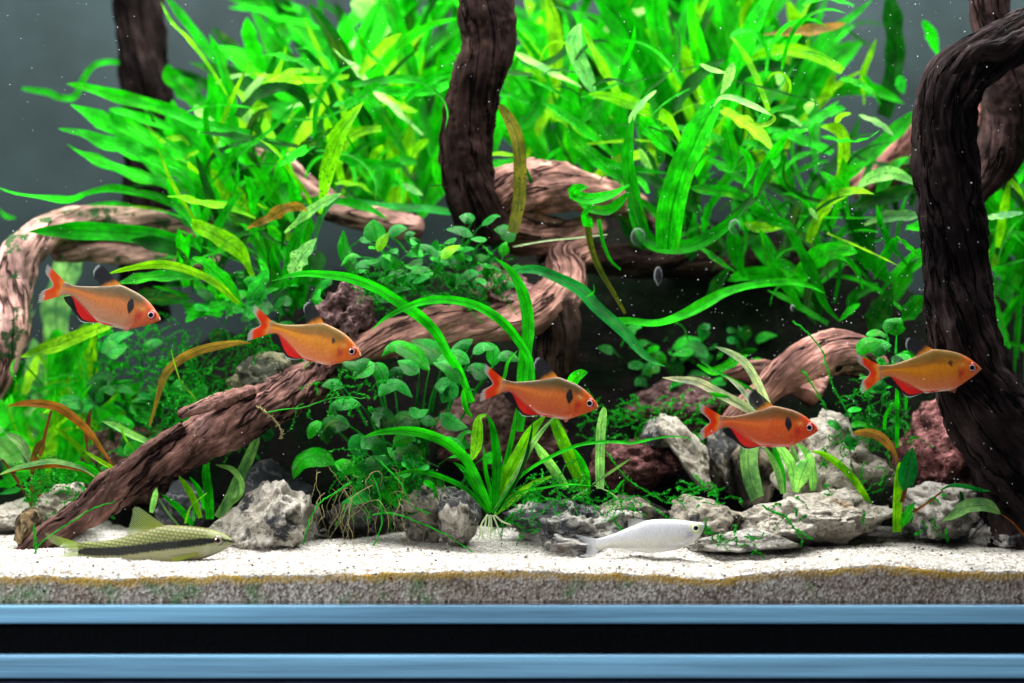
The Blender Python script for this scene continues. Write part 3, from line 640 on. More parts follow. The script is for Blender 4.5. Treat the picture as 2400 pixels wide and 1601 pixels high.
# --- left fern
f1 = plant('fern_plant', 'big fern fanning long blades towards the grey back at left', 'fern', 600, 520, .15, FG)
leaves(f1, 1, [
    ([(1580, 1000), (1350, 850), (1200, 770), (1000, 710), (800, 660), (600, 600), (460, 575)], 95, 'b', {'d': (.16, .14)}),
    ([(1420, 1180), (1250, 1080), (1000, 960), (850, 880), (770, 800), (750, 750)], 135, 'g'),
    ([(1300, 900), (1150, 870), (1000, 820), (850, 770), (750, 750)], 75, 'b', {'d': .165}),
    ([(1350, 1250), (1150, 1150), (900, 1020), (700, 980), (560, 920), (400, 885)], 135, 'g', {'d': (.15, .13)}),
    ([(1500, 1420), (1200, 1280), (900, 1200), (700, 1120), (560, 1060), (460, 990)], 125, 'g', {'d': (.145, .125)}),
    ([(1150, 1300), (1100, 1270), (950, 1210), (800, 1140), (670, 1080)], 70, 'b', {'d': .135}),
    ([(1500, 1500), (1300, 1450), (1100, 1370), (950, 1330), (780, 1295), (600, 1330), (480, 1375), (300, 1360), (100, 1330), (-10, 1290)], 70, 'b', {'d': (.145, .12), 'prof': 'grass'}),
    ([(1580, 680), (1450, 470), (1300, 270), (1180, 150), (1105, 10)], 32, 'y', {'d': .14}),
    ([(1600, 560), (1560, 500), (1420, 330), (1280, 150), (1160, 0), (1100, -80)], 85, 'g', {'d': .18, 'prof': 'grass'}),
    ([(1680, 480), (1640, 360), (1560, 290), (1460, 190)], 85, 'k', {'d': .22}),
    ([(1850, 560), (1820, 480), (1760, 380), (1720, 260), (1700, 120)], 115, 'b', {'d': .19}),
    ([(1480, 1180), (1450, 1000), (1420, 850), (1340, 720)], 175, 'p', {'d': .155, 'up': 1.1}),  # broad upward blade, its highlight put into the pale colour
    ([(1680, 880), (1750, 620), (1830, 500)], 115, 'p', {'d': .16}),
    ([(1750, 720), (1880, 550), (1950, 400), (1970, 310)], 42, 'y', {'d': .155}),
    ([(1680, 800), (1740, 730), (1820, 740), (1860, 850)], 55, 'y', {'d': .15}),
    ([(1640, 800), (1700, 900), (1780, 960)], 60, 'y', {'d': .15}),
    ([(1480, 800), (1420, 760), (1280, 620), (1180, 530), (1155, 440)], 150, 'g', {'d': .19}),
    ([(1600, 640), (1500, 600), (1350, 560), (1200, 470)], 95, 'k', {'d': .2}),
    ([(1720, 510), (1600, 525), (1480, 575)], 32, 'p', {'d': .16}),
    ([(2250, 920), (2200, 680), (2130, 500), (2080, 370)], 95, 'b', {'d': .18}),
    ([(2230, 260), (2120, 150), (2080, 80), (1960, 30), (1860, -30)], 80, 'g', {'d': .23}),
    ([(1990, 300), (1960, 220), (1880, 220), (1820, 160)], 75, 'b', {'d': .22}),
    ([(2150, 1430), (2100, 1320), (2000, 1180), (1900, 1040), (1770, 950)], 36, 'y', {'d': .12, 'prof': 'grass'}),
    ([(1880, 1350), (1910, 1220), (1930, 1100)], 62, 'b', {'d': .14}),
    ([(1760, 1500), (1560, 1420), (1400, 1400), (1250, 1360), (1150, 1350)], 75, 'y', {'d': .11}),
    ([(1420, 1600), (1380, 1560), (1300, 1450), (1230, 1340), (1160, 1210), (1110, 1080), (1085, 1010)], 26, 'y', {'d': .115, 'prof': 'grass'}),
    ([(1960, 1600), (2150, 1440), (2349, 1330)], 75, 'p', {'d': .10, 'spot': .9}),
    ([(1700, 1570), (1850, 1500), (1950, 1440), (2050, 1420), (2110, 1450)], 80, 'br', {'d': .10, 'spot': .8, 'wave': .3, 'label': 'withered yellow-brown leaf'}),
    ([(1700, 1420), (1760, 1360), (1830, 1300)], 60, 'g', {'d': .12}),
    ([(1300, 1000), (1250, 950), (1090, 970)], 50, 'y', {'d': .135}),
    ([(1260, 1100), (1300, 1070), (1370, 1040)], 40, 'y', {'d': .135}),
    ([(2220, 700), (2140, 700), (1960, 750)], 45, 'p', {'d': .15}),
], .15, wave=.12, spot=.2)
leaves(f1, 'P', [([(750, 500), (760, 440), (770, 390), (790, 333), (800, 306), (822, 275), (851, 240)], 44, 'y', {'d': .11, 'spot': .9})], .12)
fill(f1, 58, (430, 720), (400, 600), (.14, .19), (-75, 25), (160, 360), (28, 56), 'gggbbyk', 11)
fill(f1, 22, (460, 700), (470, 640), (.10, .14), (-80, 40), (90, 200), (16, 34), 'gggbk', 12)
f1b = plant('fern_plant', 'thin sparse fern twig floating past the grey back panel', 'fern', 280, 145, .22, FG)
leaves(f1b, 1, [([(820, 430), (740, 425), (640, 455), (560, 570), (510, 670), (380, 665), (350, 640), (200, 615), (150, 605)], 46, 'g', {'d': .21, 'prof': 'strap'}), ([(0, 1440), (40, 1490), (110, 1500)], 40, 'g', {'d': .2})], .22)
leaves(f1b, 1, [([(1830, -20), (1800, 120), (1830, 250), (1880, 400)], 40, 'k', {'d': .26}), ([(2349, 120), (2200, 0)], 50, 'k', {'d': .27})], .25)
# --- low left spreading blades
f2 = plant('fern_plant', 'low fern with blades reaching left over the arched root', 'fern', 560, 640, .10, FG)
leaves(f2, 4, [
    ([(1500, 150), (1200, 80), (900, 40), (600, 20), (350, 20), (200, 25)], 130, 'g', {'d': (.12, .105)}),
    ([(1480, 260), (1300, 170), (1100, 120), (900, 80)], 110, 'k', {'d': .12}),
    ([(1000, 180), (850, 160), (700, 140)], 60, 'b', {'d': .15}),
    ([(1640, 520), (1500, 390), (1300, 290), (1100, 250), (900, 275), (740, 315)], 60, 'y', {'d': (.08, .072), 'prof': 'grass'}),
    ([(1680, 560), (1550, 380), (1400, 240), (1320, 210)], 130, 'b', {'d': .09}),
    ([(1500, 340), (1200, 330), (1000, 340), (800, 385)], 90, 'g', {'d': .10}),
    ([(1740, 330), (1650, 160), (1500, 60), (1350, -20), (1320, -60)], 130, 'y', {'d': .10}),
    ([(1250, 240), (1240, 120), (1225, 0)], 60, 'b', {'d': .095}),
    ([(2010, 340), (2060, 220), (2130, 130), (2180, 70)], 150, 'p', {'d': .085, 'spot': .8, 'prof': 'oval'}),
    ([(1940, 420), (2000, 220), (2050, 40), (2130, -60)], 90, 'g', {'d': .10, 'spot': .7}),
    ([(1900, 300), (1800, 160), (1740, 20), (1720, -40)], 80, 'g', {'d': .11}),
    ([(1960, 100), (1900, 40), (1840, -20)], 70, 'b', {'d': .11}),
    ([(1700, 500), (1780, 400), (1830, 300), (1840, 290)], 110, 'al', {'d': .085, 'prof': 'oval'}),
    ([(1760, 560), (1800, 470), (1860, 430), (1920, 420)], 70, 'al', {'d': .085, 'prof': 'oval'}),
    ([(1560, 600), (1600, 560), (1680, 570)], 90, 'al', {'d': .085, 'prof': 'oval'}),
    ([(2000, 600), (2030, 480), (2060, 330), (2100, 250)], 110, 'g', {'d': .11}),
    ([(800, 640), (600, 720), (400, 800), (250, 850), (140, 890)], 100, 'y', {'d': (.11, .10), 'spot': .8, 'prof': 'grass'}),
], .10, spot=.25, wave=.1)
fill(f2, 40, (420, 740), (560, 740), (.10, .135), (-95, 60), (70, 190), (18, 40), 'ggkkbt', 13)
# --- blurred plant low at left, lit look put into its bright colours
f3 = plant('broad_leaved_plant', 'broad-leaved plant in the lower left corner, lit glow in its leaf colours', 'plant', 130, 1130, .19)
leaves(f3, 4, [
    ([(400, 760), (380, 560), (430, 380), (480, 250), (560, 130)], 190, 'p', {'d': .18, 'prof': 'strap', 'up': .9}),
    ([(420, 1500), (420, 1200), (400, 950), (390, 700)], 150, 'b', {'d': .18, 'prof': 'strap'}),
    ([(560, 1300), (520, 1100), (440, 980)], 170, 'b', {'d': .19}),
    ([(300, 1350), (270, 1100), (250, 900), (230, 760)], 160, 'p', {'d': .2, 'up': .9}),
    ([(200, 1300), (120, 1150), (90, 1000)], 130, 'p', {'d': .19, 'up': 1.0}),
    ([(100, 1500), (60, 1200), (-20, 1000)], 130, 'b', {'d': .19})], .19, wave=.08)
fill(f3, 46, (-20, 250), (960, 1180), (.15, .22), (-60, 60), (120, 300), (26, 60), 'bbbypp', 14)
fill(f3, 60, (-30, 250), (880, 1150), (.11, .15), (-80, 80), (60, 170), (12, 34), 'gbbyb', 15)
# --- centre-left fern
f4 = plant('fern_plant', 'tall bright fern left of the upright dark trunk', 'fern', 900, 420, .2, FG)
leaves(f4, 2, [
    ([(640, 900), (600, 800), (500, 600), (440, 400), (400, 200), (330, 50), (300, -50)], 170, 'b', {'d': .235, 'prof': 'strap'}),
    ([(420, 800), (400, 700), (350, 500), (300, 350), (270, 200), (200, 80), (80, 0)], 170, 'p', {'d': .23, 'prof': 'strap', 'up': .8}),
    ([(560, 930), (400, 780), (250, 640), (120, 500), (0, 390), (-60, 330)], 115, 'p', {'d': (.15, .13), 'spot': .4, 'up': .9}),
    ([(820, 1470), (600, 1440), (400, 1430), (200, 1400), (40, 1370)], 85, 't', {'d': .13, 'prof': 'grass'}),
    ([(560, 1340), (500, 1310), (420, 1265)], 70, 'p', {'d': .14}),
    ([(190, 1200), (240, 1080), (290, 1000)], 85, 'y', {'d': .16}),
    ([(480, 1080), (540, 1000), (600, 960)], 60, 'y', {'d': .16}),
    ([(690, 1350), (660, 1200), (620, 1080)], 80, 'b', {'d': .15}),
    ([(100, 250), (60, 330), (20, 320)], 40, 'p', {'d': .2}),
    ([(560, 60), (620, 50), (690, 10)], 60, 'b', {'d': .25}),
], .2, wave=.1, spot=.2)
fill(f4, 74, (760, 1040), (330, 510), (.17, .25), (-35, 35), (240, 480), (36, 78), 'ggbgbykg', 16)
fill(f4, 30, (700, 1040), (60, 330), (.22, .27), (-60, 60), (140, 300), (26, 50), 'ggbkg', 17)
fill(f4, 20, (640, 1000), (420, 520), (.14, .17), (-60, 50), (60, 170), (16, 34), 'gbyk', 18)
# --- ferns right of the trunk
f5 = plant('fern_plant', 'fern with folded pale blades just right of the upright trunk', 'fern', 1400, 440, .17, FG)
leaves(f5, 2, [
    ([(1650, 600), (1600, 570), (1450, 500), (1300, 420), (1170, 350)], 75, 'p', {'d': .14, 'up': .9}),
    ([(1760, 700), (1720, 600), (1650, 450), (1600, 320), (1620, 220), (1650, 160)], 125, 'p', {'d': .13, 'spot': .9}),
    ([(2120, 820), (1950, 700), (1850, 560), (1790, 450), (1720, 320), (1660, 170)], 80, 'y', {'d': .132}),
    ([(1760, 400), (1770, 360), (1800, 240), (1900, 130), (2050, 80), (2200, 60), (2280, 110)], 55, 'p', {'d': .18}),
    ([(2040, 340), (1900, 330), (1780, 330)], 65, 'b', {'d': .19}),
    ([(1500, 430), (1480, 350), (1450, 230), (1420, 100), (1390, -20)], 85, 'y', {'d': .2, 'prof': 'strap'}),
    ([(1430, 480), (1400, 400), (1380, 250), (1300, 190), (1200, 180)], 105, 'b', {'d': .19}),
    ([(1060, 1050), (1080, 900), (1150, 700), (1240, 580)], 115, 'b', {'d': .165}),
    ([(1160, 920), (1200, 880), (1300, 800), (1370, 680), (1400, 560)], 125, 'g', {'d': .155}),
    ([(1900, 1100), (1780, 980), (1650, 880), (1500, 770), (1380, 710)], 110, 'b', {'d': (.14, .125)}),
    ([(1310, 690), (1240, 600), (1180, 520)], 30, 'g', {'d': .14}),
    ([(1400, 1110), (1450, 1060), (1510, 1020)], 36, 'b', {'d': .13}),
    ([(2240, 1190), (2000, 1160), (1850, 1120), (1750, 1050)], 52, 'g', {'d': .115}),
    ([(1980, 1270), (1850, 1180), (1700, 1050), (1600, 950), (1560, 850)], 115, 'g', {'d': .125, 'spot': .7}),
    ([(2349, 1000), (2250, 820), (2100, 750), (1950, 690), (1830, 660), (1700, 645)], 95, 'y', {'d': .12}),
    ([(2000, 900), (2000, 810), (2060, 720), (2170, 620)], 60, 'p', {'d': .10}),
    ([(2300, 1080), (2180, 950), (2080, 850), (2050, 800)], 140, 'b', {'d': .115}),
    ([(1950, 1050), (1800, 850), (1700, 700), (1660, 620)], 140, 'g', {'d': .14, 'spot': .8}),
    ([(2130, 1190), (2110, 1130), (2050, 1020)], 70, 'p', {'d': .13}),
], .15, wave=.1, spot=.25)
fill(f5, 56, (1210, 1560), (280, 480), (.16, .24), (-35, 35), (220, 470), (32, 68), 'ggbgkyk', 19)
fill(f5, 34, (1190, 1620), (60, 260), (.22, .27), (-50, 50), (140, 300), (26, 52), 'ggkbg', 20)
st = plant('fern_plant', 'single dark spotted olive fern frond hanging before the pale root', 'fern', 1205, 530, .09, FG)
leaves(st, 2, [([(1180, 1600), (1220, 1400), (1230, 1200), (1220, 1000), (1170, 850), (1090, 720)], 90, 'o', {'d': (.088, .1), 'spot': 1.0, 'prof': 'strap', 'roll': 0})], .09)
f6 = plant('fern_plant', 'fern with one broad arching blade and a curled yellow tip', 'fern', 1560, 570, .085, FG)
leaves(f6, 2, [
    ([(1600, 1350), (1700, 1430), (1850, 1440), (1980, 1320)], 75, 'g', {'d': .082}),
    ([(1980, 1270), (1850, 1340), (1700, 1370), (1590, 1330), (1640, 1290), (1700, 1290)], 95, 'b', {'d': .078}),
    ([(2100, 1600), (2080, 1560), (2030, 1400), (1990, 1250), (1970, 1100), (1980, 950), (2010, 800)], 95, 'g', {'d': .10, 'prof': 'grass'}),
    ([(1700, 1560), (1690, 1480), (1720, 1430)], 80, 'g', {'d': .084, 'prof': 'strap', 'spot': .6})], .09, spot=.2)
leaves(f6, 'P', [
    ([(1565, 585), (1572, 500), (1592, 420), (1620, 350), (1650, 285), (1682, 235)], 68, 'b', {'d': .08, 'prof': 'strap', 'roll': .2}),
    ([(1672, 250), (1690, 228), (1720, 230), (1765, 248), (1808, 270)], 22, 'p', {'d': .074}),
    ([(1800, 262), (1815, 275), (1800, 290), (1775, 293), (1750, 280)], 14, 'y', {'d': .072}),
    ([(1690, 220), (1705, 190), (1719, 146)], 26, 'p', {'d': .10, 'spot': .7}),
    ([(1702, 170), (1668, 163), (1640, 150)], 16, 'p', {'d': .10}),
    ([(1590, 585), (1660, 560), (1730, 500), (1800, 430)], 34, 'k', {'d': .11}),
    ([(1480, 430), (1490, 510), (1530, 570), (1620, 575), (1700, 530), (1750, 480)], 36, 'g', {'d': .10, 'prof': 'grass'}),
    ([(1767, 476), (1777, 426), (1804, 375), (1848, 310)], 26, 'b', {'d': .105}),
    ([(1743, 440), (1760, 402), (1753, 368), (1733, 344)], 18, 'b', {'d': .10}),
], .1, spot=.15)
f7 = plant('fern_plant', 'dense tall fern filling the top right in front of the grey back', 'fern', 1800, 400, .17, FG)
leaves(f7, 3, [
    ([(600, 760), (560, 650), (500, 500), (470, 300), (460, 100), (470, -20)], 135, 'y', {'d': .2, 'prof': 'strap'}),
    ([(860, 420), (830, 300), (780, 150), (720, 0)], 95, 'y', {'d': .2}),
    ([(560, 235), (700, 220), (850, 210), (1000, 190), (1120, 160)], 85, 'br', {'d': .14, 'spot': .8, 'label': 'withering leaf with brown tip'}),
    ([(700, 800), (800, 600), (900, 400), (1000, 250), (1150, 130), (1300, 0)], 115, 'g', {'d': .17, 'prof': 'grass'}),
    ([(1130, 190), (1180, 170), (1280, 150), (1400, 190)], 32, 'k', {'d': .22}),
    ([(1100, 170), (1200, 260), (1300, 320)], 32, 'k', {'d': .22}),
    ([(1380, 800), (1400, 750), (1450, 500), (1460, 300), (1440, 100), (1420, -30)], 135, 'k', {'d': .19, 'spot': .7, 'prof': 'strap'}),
    ([(1250, 720), (1240, 520), (1290, 380), (1330, 270)], 44, 'y', {'d': .17, 'spot': .5}),
    ([(1360, 720), (1280, 570), (1230, 520)], 45, 'b', {'d': .17}),
    ([(1760, 380), (1740, 330), (1700, 220), (1650, 140)], 85, 'b', {'d': .19}),
    ([(930, 760), (950, 720), (1000, 620), (1040, 500)], 75, 'y', {'d': .17}),
    ([(860, 900), (800, 850), (740, 810), (670, 790)], 42, 'p', {'d': .12}),
    ([(1060, 1220), (1110, 1050), (1080, 900), (950, 870)], 95, 'y', {'d': .12}),
    ([(1040, 900), (1050, 870), (1080, 800), (1160, 780)], 42, 'y', {'d': .14}),
    ([(1460, 950), (1440, 920), (1350, 850), (1210, 790)], 62, 'p', {'d': .14}),
    ([(1150, 1500), (1130, 1450), (1080, 1300), (1020, 1230), (940, 1180)], 75, 'b', {'d': .11}),
    ([(1640, 1280), (1600, 1260), (1450, 1190), (1300, 1220), (1200, 1290)], 95, 'p', {'d': .12, 'spot': .6}),
    ([(1120, 1430), (1350, 1370), (1600, 1285)], 115, 'k', {'d': .12}),
    ([(1250, 1545), (1400, 1490), (1640, 1480)], 85, 'p', {'d': .12}),
    ([(490, 1420), (470, 1400), (330, 1320), (200, 1310), (50, 1290)], 85, 'g', {'d': .11}),
    ([(780, 1590), (750, 1560), (600, 1500), (450, 1420)], 85, 'g', {'d': .11}),
    ([(1000, 1400), (1150, 1150), (1300, 1050), (1500, 870), (1620, 750)], 125, 'g', {'d': .15}),
    ([(930, 1510), (900, 1470), (870, 1430)], 38, 'p', {'d': .10}),
    ([(240, 1120), (340, 1160), (300, 900), (270, 860)], 110, 'g', {'d': .12}),
    ([(860, 780), (870, 720), (880, 690)], 70, 'p', {'d': .15}),
    ([(680, 610), (670, 540), (660, 490)], 60, 'p', {'d': .16}),
    ([(140, 420), (130, 360), (70, 320)], 90, 'y', {'d': .17}),
    ([(1520, 640), (1500, 580), (1490, 520)], 90, 'al', {'d': .17}),
    ([(1180, 40), (1100, 10), (960, -20), (820, 40)], 60, 'b', {'d': .16}),
], .15, wave=.1, spot=.25)
fill(f7, 70, (1560, 1860), (220, 460), (.16, .24), (-32, 32), (220, 480), (32, 70), 'ggbgkyk', 21)
fill(f7, 26, (1600, 1980), (380, 560), (.13, .17), (-60, 60), (80, 220), (18, 38), 'gbkk', 22)
fill(f7, 34, (1540, 1850), (40, 240), (.22, .27), (-45, 45), (140, 300), (26, 56), 'ggbkg', 23)
f8 = plant('fern_plant', 'shaded fern drooping over the stubby pink-brown log', 'fern', 1950, 720, .12, FG)
leaves(f8, 6, [
    ([(-520, 650), (-380, 640), (-180, 655), (0, 600), (150, 520), (300, 440), (500, 390), (700, 370), (850, 390), (980, 450)], 75, 'b', {'d': (.075, .10), 'prof': 'grass', 'n': 40}),
    ([(1080, 640), (980, 530), (900, 330), (780, 100), (700, 0)], 85, 'g', {'d': .12}),
    ([(1240, 420), (1200, 300), (1130, 220), (1030, 190)], 45, 'b', {'d': .11}),
    ([(800, 560), (780, 500), (680, 350), (600, 200), (560, 60), (520, 0)], 72, 'g', {'d': .11, 'prof': 'grass'}),
    ([(1000, 660), (850, 570), (700, 480), (580, 430)], 62, 'g', {'d': .115, 'prof': 'grass'}),
    ([(420, 340), (370, 200), (350, 60), (340, -20)], 105, 'g', {'d': .12}),
    ([(360, 300), (250, 230), (100, 120)], 65, 'g', {'d': .11}),
    ([(150, 540), (230, 400), (320, 280)], 90, 'k', {'d': .12}),
    ([(1290, 710), (1400, 500), (1450, 420)], 170, 'k', {'d': .12, 'prof': 'oval'}),
    ([(1320, 350), (1390, 200), (1470, 60)], 72, 'g', {'d': .11}),
    ([(1640, 200), (1540, 120), (1470, 60)], 65, 'b', {'d': .09}),
    ([(1080, 640), (1150, 570), (1220, 520)], 52, 'b', {'d': .11}),
    ([(1500, 640), (1580, 560), (1660, 470)], 130, 'g', {'d': .12}),
    ([(950, 600), (920, 480), (880, 400)], 90, 'k', {'d': .13}),
    ([(100, 940), (200, 990), (300, 950), (450, 870)], 70, 'b', {'d': .10}),
], .11, wave=.1, spot=.15)
fill(f8, 44, (1830, 2160), (480, 730), (.12, .18), (-60, 50), (100, 280), (22, 46), 'ggkkb', 24)
fill(f8, 24, (1500, 1800), (520, 640), (.14, .18), (-70, 70), (80, 200), (18, 36), 'kkg', 25)
f9 = plant('fern_plant', 'fern squeezed between the big right trunk and the frame edge', 'fern', 2370, 600, .16, FG)
leaves(f9, 3, [
    ([(2060, 1500), (2200, 1485), (2345, 1465)], 75, 'p', {'d': .10}),
    ([(2349, 1380), (2330, 1330), (2250, 1240), (2150, 1190), (2050, 1160)], 65, 'y', {'d': .12}),
    ([(2080, 1220), (2200, 1000), (2280, 880), (2349, 820)], 130, 'g', {'d': .15}),
    ([(2320, 680), (2340, 640), (2380, 610)], 80, 'b', {'d': .16}),
    ([(2330, 1180), (2280, 1060), (2260, 960)], 90, 'b', {'d': .15})], .15, wave=.1, spot=.25)
fill(f9, 40, (2290, 2440), (420, 760), (.13, .2), (-50, 40), (120, 300), (26, 54), 'ggbbyk', 26)
fill(f9, 24, (2300, 2440), (760, 1000), (.13, .18), (-70, 40), (90, 220), (24, 46), 'ggkb', 27)

for fp_, xr_, yr_, sd_, n_ in ((f1, (480, 760), (250, 520), 41, 22), (f4, (720, 1010), (150, 460), 42, 24), (f5, (1200, 1560), (120, 470), 43, 32), (f7, (1560, 2000), (140, 500), 44, 40), (f8, (1780, 2140), (480, 680), 45, 18), (f9, (2290, 2420), (350, 700), 46, 10)):
    fill(fp_, n_, xr_, yr_, (.115, .15), (-120, 120), (90, 250), (12, 30), 'ggkkbgy', sd_, bend=(-130, 130), prof='grass', wave=.15)
# --- anubias clumps
def anubias(label, cx, cy, d, n, spread, size, seed, cols='aaada', rows=(), crop=None):
    p = plant('anubias_plant', label, 'plant', cx, cy, d, 'small oval-leaved clumps')
    for row in rows:
        pts, w, c = row[:3]; pp = [px(crop if len(row) < 4 else row[3], *q) for q in pts]
        sc = CROP[crop if len(row) < 4 else row[3]][2]
        b = pp[0]; cxy = (lerp(b[0], cx, .35), lerp(b[1], cy, .45))
        leaf(p, [pp[0]] + [(q[0] + (q[0] - pp[0][0]) * .18, q[1] + (q[1] - pp[0][1]) * .18) for q in pp[1:]], w * sc * 1.32, d - LR.uniform(.0, .02), CL[c], 'oval', 0, roll=LR.uniform(-.25, .25), up=1.0, mat=M_ANUB, cup=-.18, n=12, jit=False)
        leaf(p, [cxy, (lerp(b[0], cxy[0], .5), lerp(b[1], cxy[1], .4) - 2), b], 6, d + .004, CL['a'], 'stem', 0, n=6, mat=M_GRASS, name='stem', cup=.6)
    rng = random.Random(seed)
    for i in range(n):
        a = rng.uniform(-1.5, 1.5); rr = math.sqrt(rng.random())
        x0, y0 = cx + rng.uniform(-.5, .5) * spread[0], cy + rng.uniform(-.25, .45) * spread[1]
        l = rng.uniform(.55, 1.1) * size * 2.0
        x1, y1 = x0 + math.sin(a) * l * .5, y0 - abs(math.cos(a)) * l * .5 - 4
        x2, y2 = x1 + math.sin(a * 1.25) * l * .45, y1 - math.cos(a * 1.5) * l * .35
        x3, y3 = x2 + math.sin(a * 1.5) * l * .25, y2 + l * rng.uniform(-.1, .22)
        d0 = d + rng.uniform(-.015, .025)
        leaf(p, [(x0, y0), (x1, y1), (x2, y2), (x3, y3)], size * rng.uniform(.9, 1.35), (d0, d0 - rng.uniform(0, .02)), CL[['a', 'ad', 'al', 'a', 'g'][rng.randrange(5)]], 'stalked', 0, up=rng.uniform(.5, 1.3), mat=M_ANUB, cup=-.15, n=14)
    return p
anubias('glossy dark-leaved clump below the crossing grass blades', 960, 1110, .072, 40, (330, 200), 42, 31, crop='B', rows=[
    ([(800, 30), (720, 0), (630, 20)], 95, 'a'), ([(960, 190), (850, 175), (750, 210), (770, 285)], 120, 'a'), ([(1130, 110), (1180, 40), (1280, 15), (1390, 120)], 140, 'a'), ([(1640, 20), (1750, 20), (1700, 150)], 180, 'a'),
    ([(860, 385), (740, 360), (680, 430), (690, 530)], 170, 'ad'), ([(1060, 310), (1150, 300), (1190, 400)], 180, 'ad'), ([(1270, 400), (1360, 340), (1470, 360)], 180, 'ad'), ([(1410, 220), (1480, 260), (1560, 230)], 110, 'a'),
    ([(1510, 330), (1580, 335), (1640, 360)], 95, 'a'), ([(1700, 270), (1790, 340), (1910, 380)], 170, 'ad'), ([(960, 455), (950, 540), (980, 640)], 180, 'a'), ([(1070, 590), (1150, 610), (1230, 590)], 105, 'al'),
    ([(1290, 580), (1390, 640), (1300, 770)], 230, 'ad'), ([(720, 725), (580, 670), (450, 720), (400, 850)], 180, 'g'), ([(720, 725), (830, 750), (920, 840)], 150, 'g'), ([(1100, 880), (1230, 960), (1290, 1110)], 180, 'g'), ([(600, 350), (540, 390), (500, 480)], 110, 'g'),
    ([(1330, 1370), (1220, 1270), (1080, 1200)], 190, 'a', 'E'), ([(1570, 1370), (1450, 1310), (1310, 1350)], 150, 'a', 'E'), ([(1200, 1440), (1080, 1310), (930, 1250), (830, 1330)], 140, 'g', 'E'), ([(700, 1380), (600, 1430), (520, 1490)], 170, 'al', 'E'),
    ([(700, 1370), (750, 1450), (780, 1540)], 130, 'al', 'E'), ([(650, 1340), (540, 1390), (430, 1360)], 95, 'a', 'E'), ([(1600, 1160), (1500, 1210), (1410, 1270)], 85, 'a', 'E'), ([(1790, 1400), (1785, 1290), (1740, 1210)], 105, 'al', 'E'),
    ([(1830, 1340), (1900, 1310), (2000, 1350)], 100, 'a', 'E'), ([(1750, 1490), (1640, 1440), (1570, 1450)], 150, 'a', 'E'), ([(1110, 1460), (1020, 1410), (940, 1370)], 130, 'al', 'E'), ([(1600, 1290), (1680, 1230), (1760, 1260)], 110, 'a', 'E'), ([(1480, 1560), (1400, 1440), (1270, 1400)], 120, 'al', 'E'), ([(870, 1560), (900, 1470), (960, 1490)], 110, 'a', 'E')])
anubias('small-leaved clump growing on the log in the middle', 1030, 640, .100, 84, (330, 150), 26, 32, crop='E', rows=[
    ([(720, 260), (700, 170), (690, 85)], 170, 'al'), ([(820, 200), (900, 150), (970, 150)], 95, 'a'), ([(980, 240), (1010, 200), (1060, 190)], 60, 'a'), ([(1600, 210), (1500, 160), (1390, 155)], 95, 'a'), ([(1980, 250), (1900, 170), (1820, 165)], 125, 'a'),
    ([(1680, 110), (1780, 40), (1830, 40)], 65, 'a'), ([(1730, 240), (1660, 235), (1600, 235)], 65, 'a'), ([(1590, 90), (1560, 50), (1490, 40)], 110, 'a'), ([(1310, 415), (1370, 350), (1460, 310)], 100, 'y'), ([(725, 345), (760, 270), (815, 200)], 75, 'y'),
    ([(1290, 400), (1200, 330), (1100, 310)], 65, 'a'), ([(1575, 460), (1500, 425), (1415, 475)], 85, 'a'), ([(1440, 620), (1540, 600), (1590, 690)], 120, 'ad'), ([(1220, 640), (1170, 620), (1110, 660)], 85, 'ad'), ([(600, 450), (680, 440), (755, 420)], 55, 'a'), ([(570, 400), (490, 390), (415, 470)], 45, 'g'),
    ([(530, 590), (490, 480), (430, 360), (430, 215)], 105, 'g'), ([(560, 240), (600, 240), (650, 260)], 70, 'a'), ([(1030, 540), (1090, 520), (1180, 510)], 70, 'a'), ([(1660, 470), (1750, 490), (1840, 520)], 80, 'ad'), ([(1450, 230), (1400, 250), (1350, 270)], 60, 'a')])
anubias('round-leaved clump left of the slanting log', 330, 990, .115, 34, (240, 190), 44, 33, crop='4', rows=[
    ([(700, 860), (780, 770), (890, 740)], 110, 'a', 4), ([(720, 860), (780, 830), (850, 830)], 140, 'al', 4), ([(780, 1040), (720, 1050), (700, 1200)], 170, 'ad', 4), ([(980, 850), (1050, 800), (1100, 800)], 90, 'a', 4), ([(1540, 780), (1500, 740), (1470, 790)], 100, 'ad', 4)])
anubias('leafy sprig between the golden tetra and the stubby log', 2095, 880, .075, 20, (110, 120), 30, 34, crop='6', rows=[
    ([(1320, 880), (1360, 820), (1420, 820)], 100, 'al', 6), ([(1470, 740), (1470, 680), (1500, 640)], 110, 'g', 6), ([(1400, 720), (1420, 660), (1450, 640)], 60, 'al', 6), ([(1200, 860), (1260, 810), (1350, 790)], 90, 'g', 6), ([(1260, 740), (1330, 720), (1400, 760)], 60, 'g', 6)])
anubias('leafy sprig on the sand-coloured rock under the stubby log', 2030, 1000, .085, 26, (120, 150), 26, 35)
anubias('dim clump hidden in the dark hollow behind the drooping blade', 1600, 850, .14, 46, (330, 170), 34, 36)
anubias('shaded clump tucked under the left fern behind the pale blade', 640, 720, .105, 34, (260, 130), 34, 37)
anubias('shaded clump low behind the slanting log and the mossy stone', 480, 960, .12, 34, (280, 160), 30, 38)

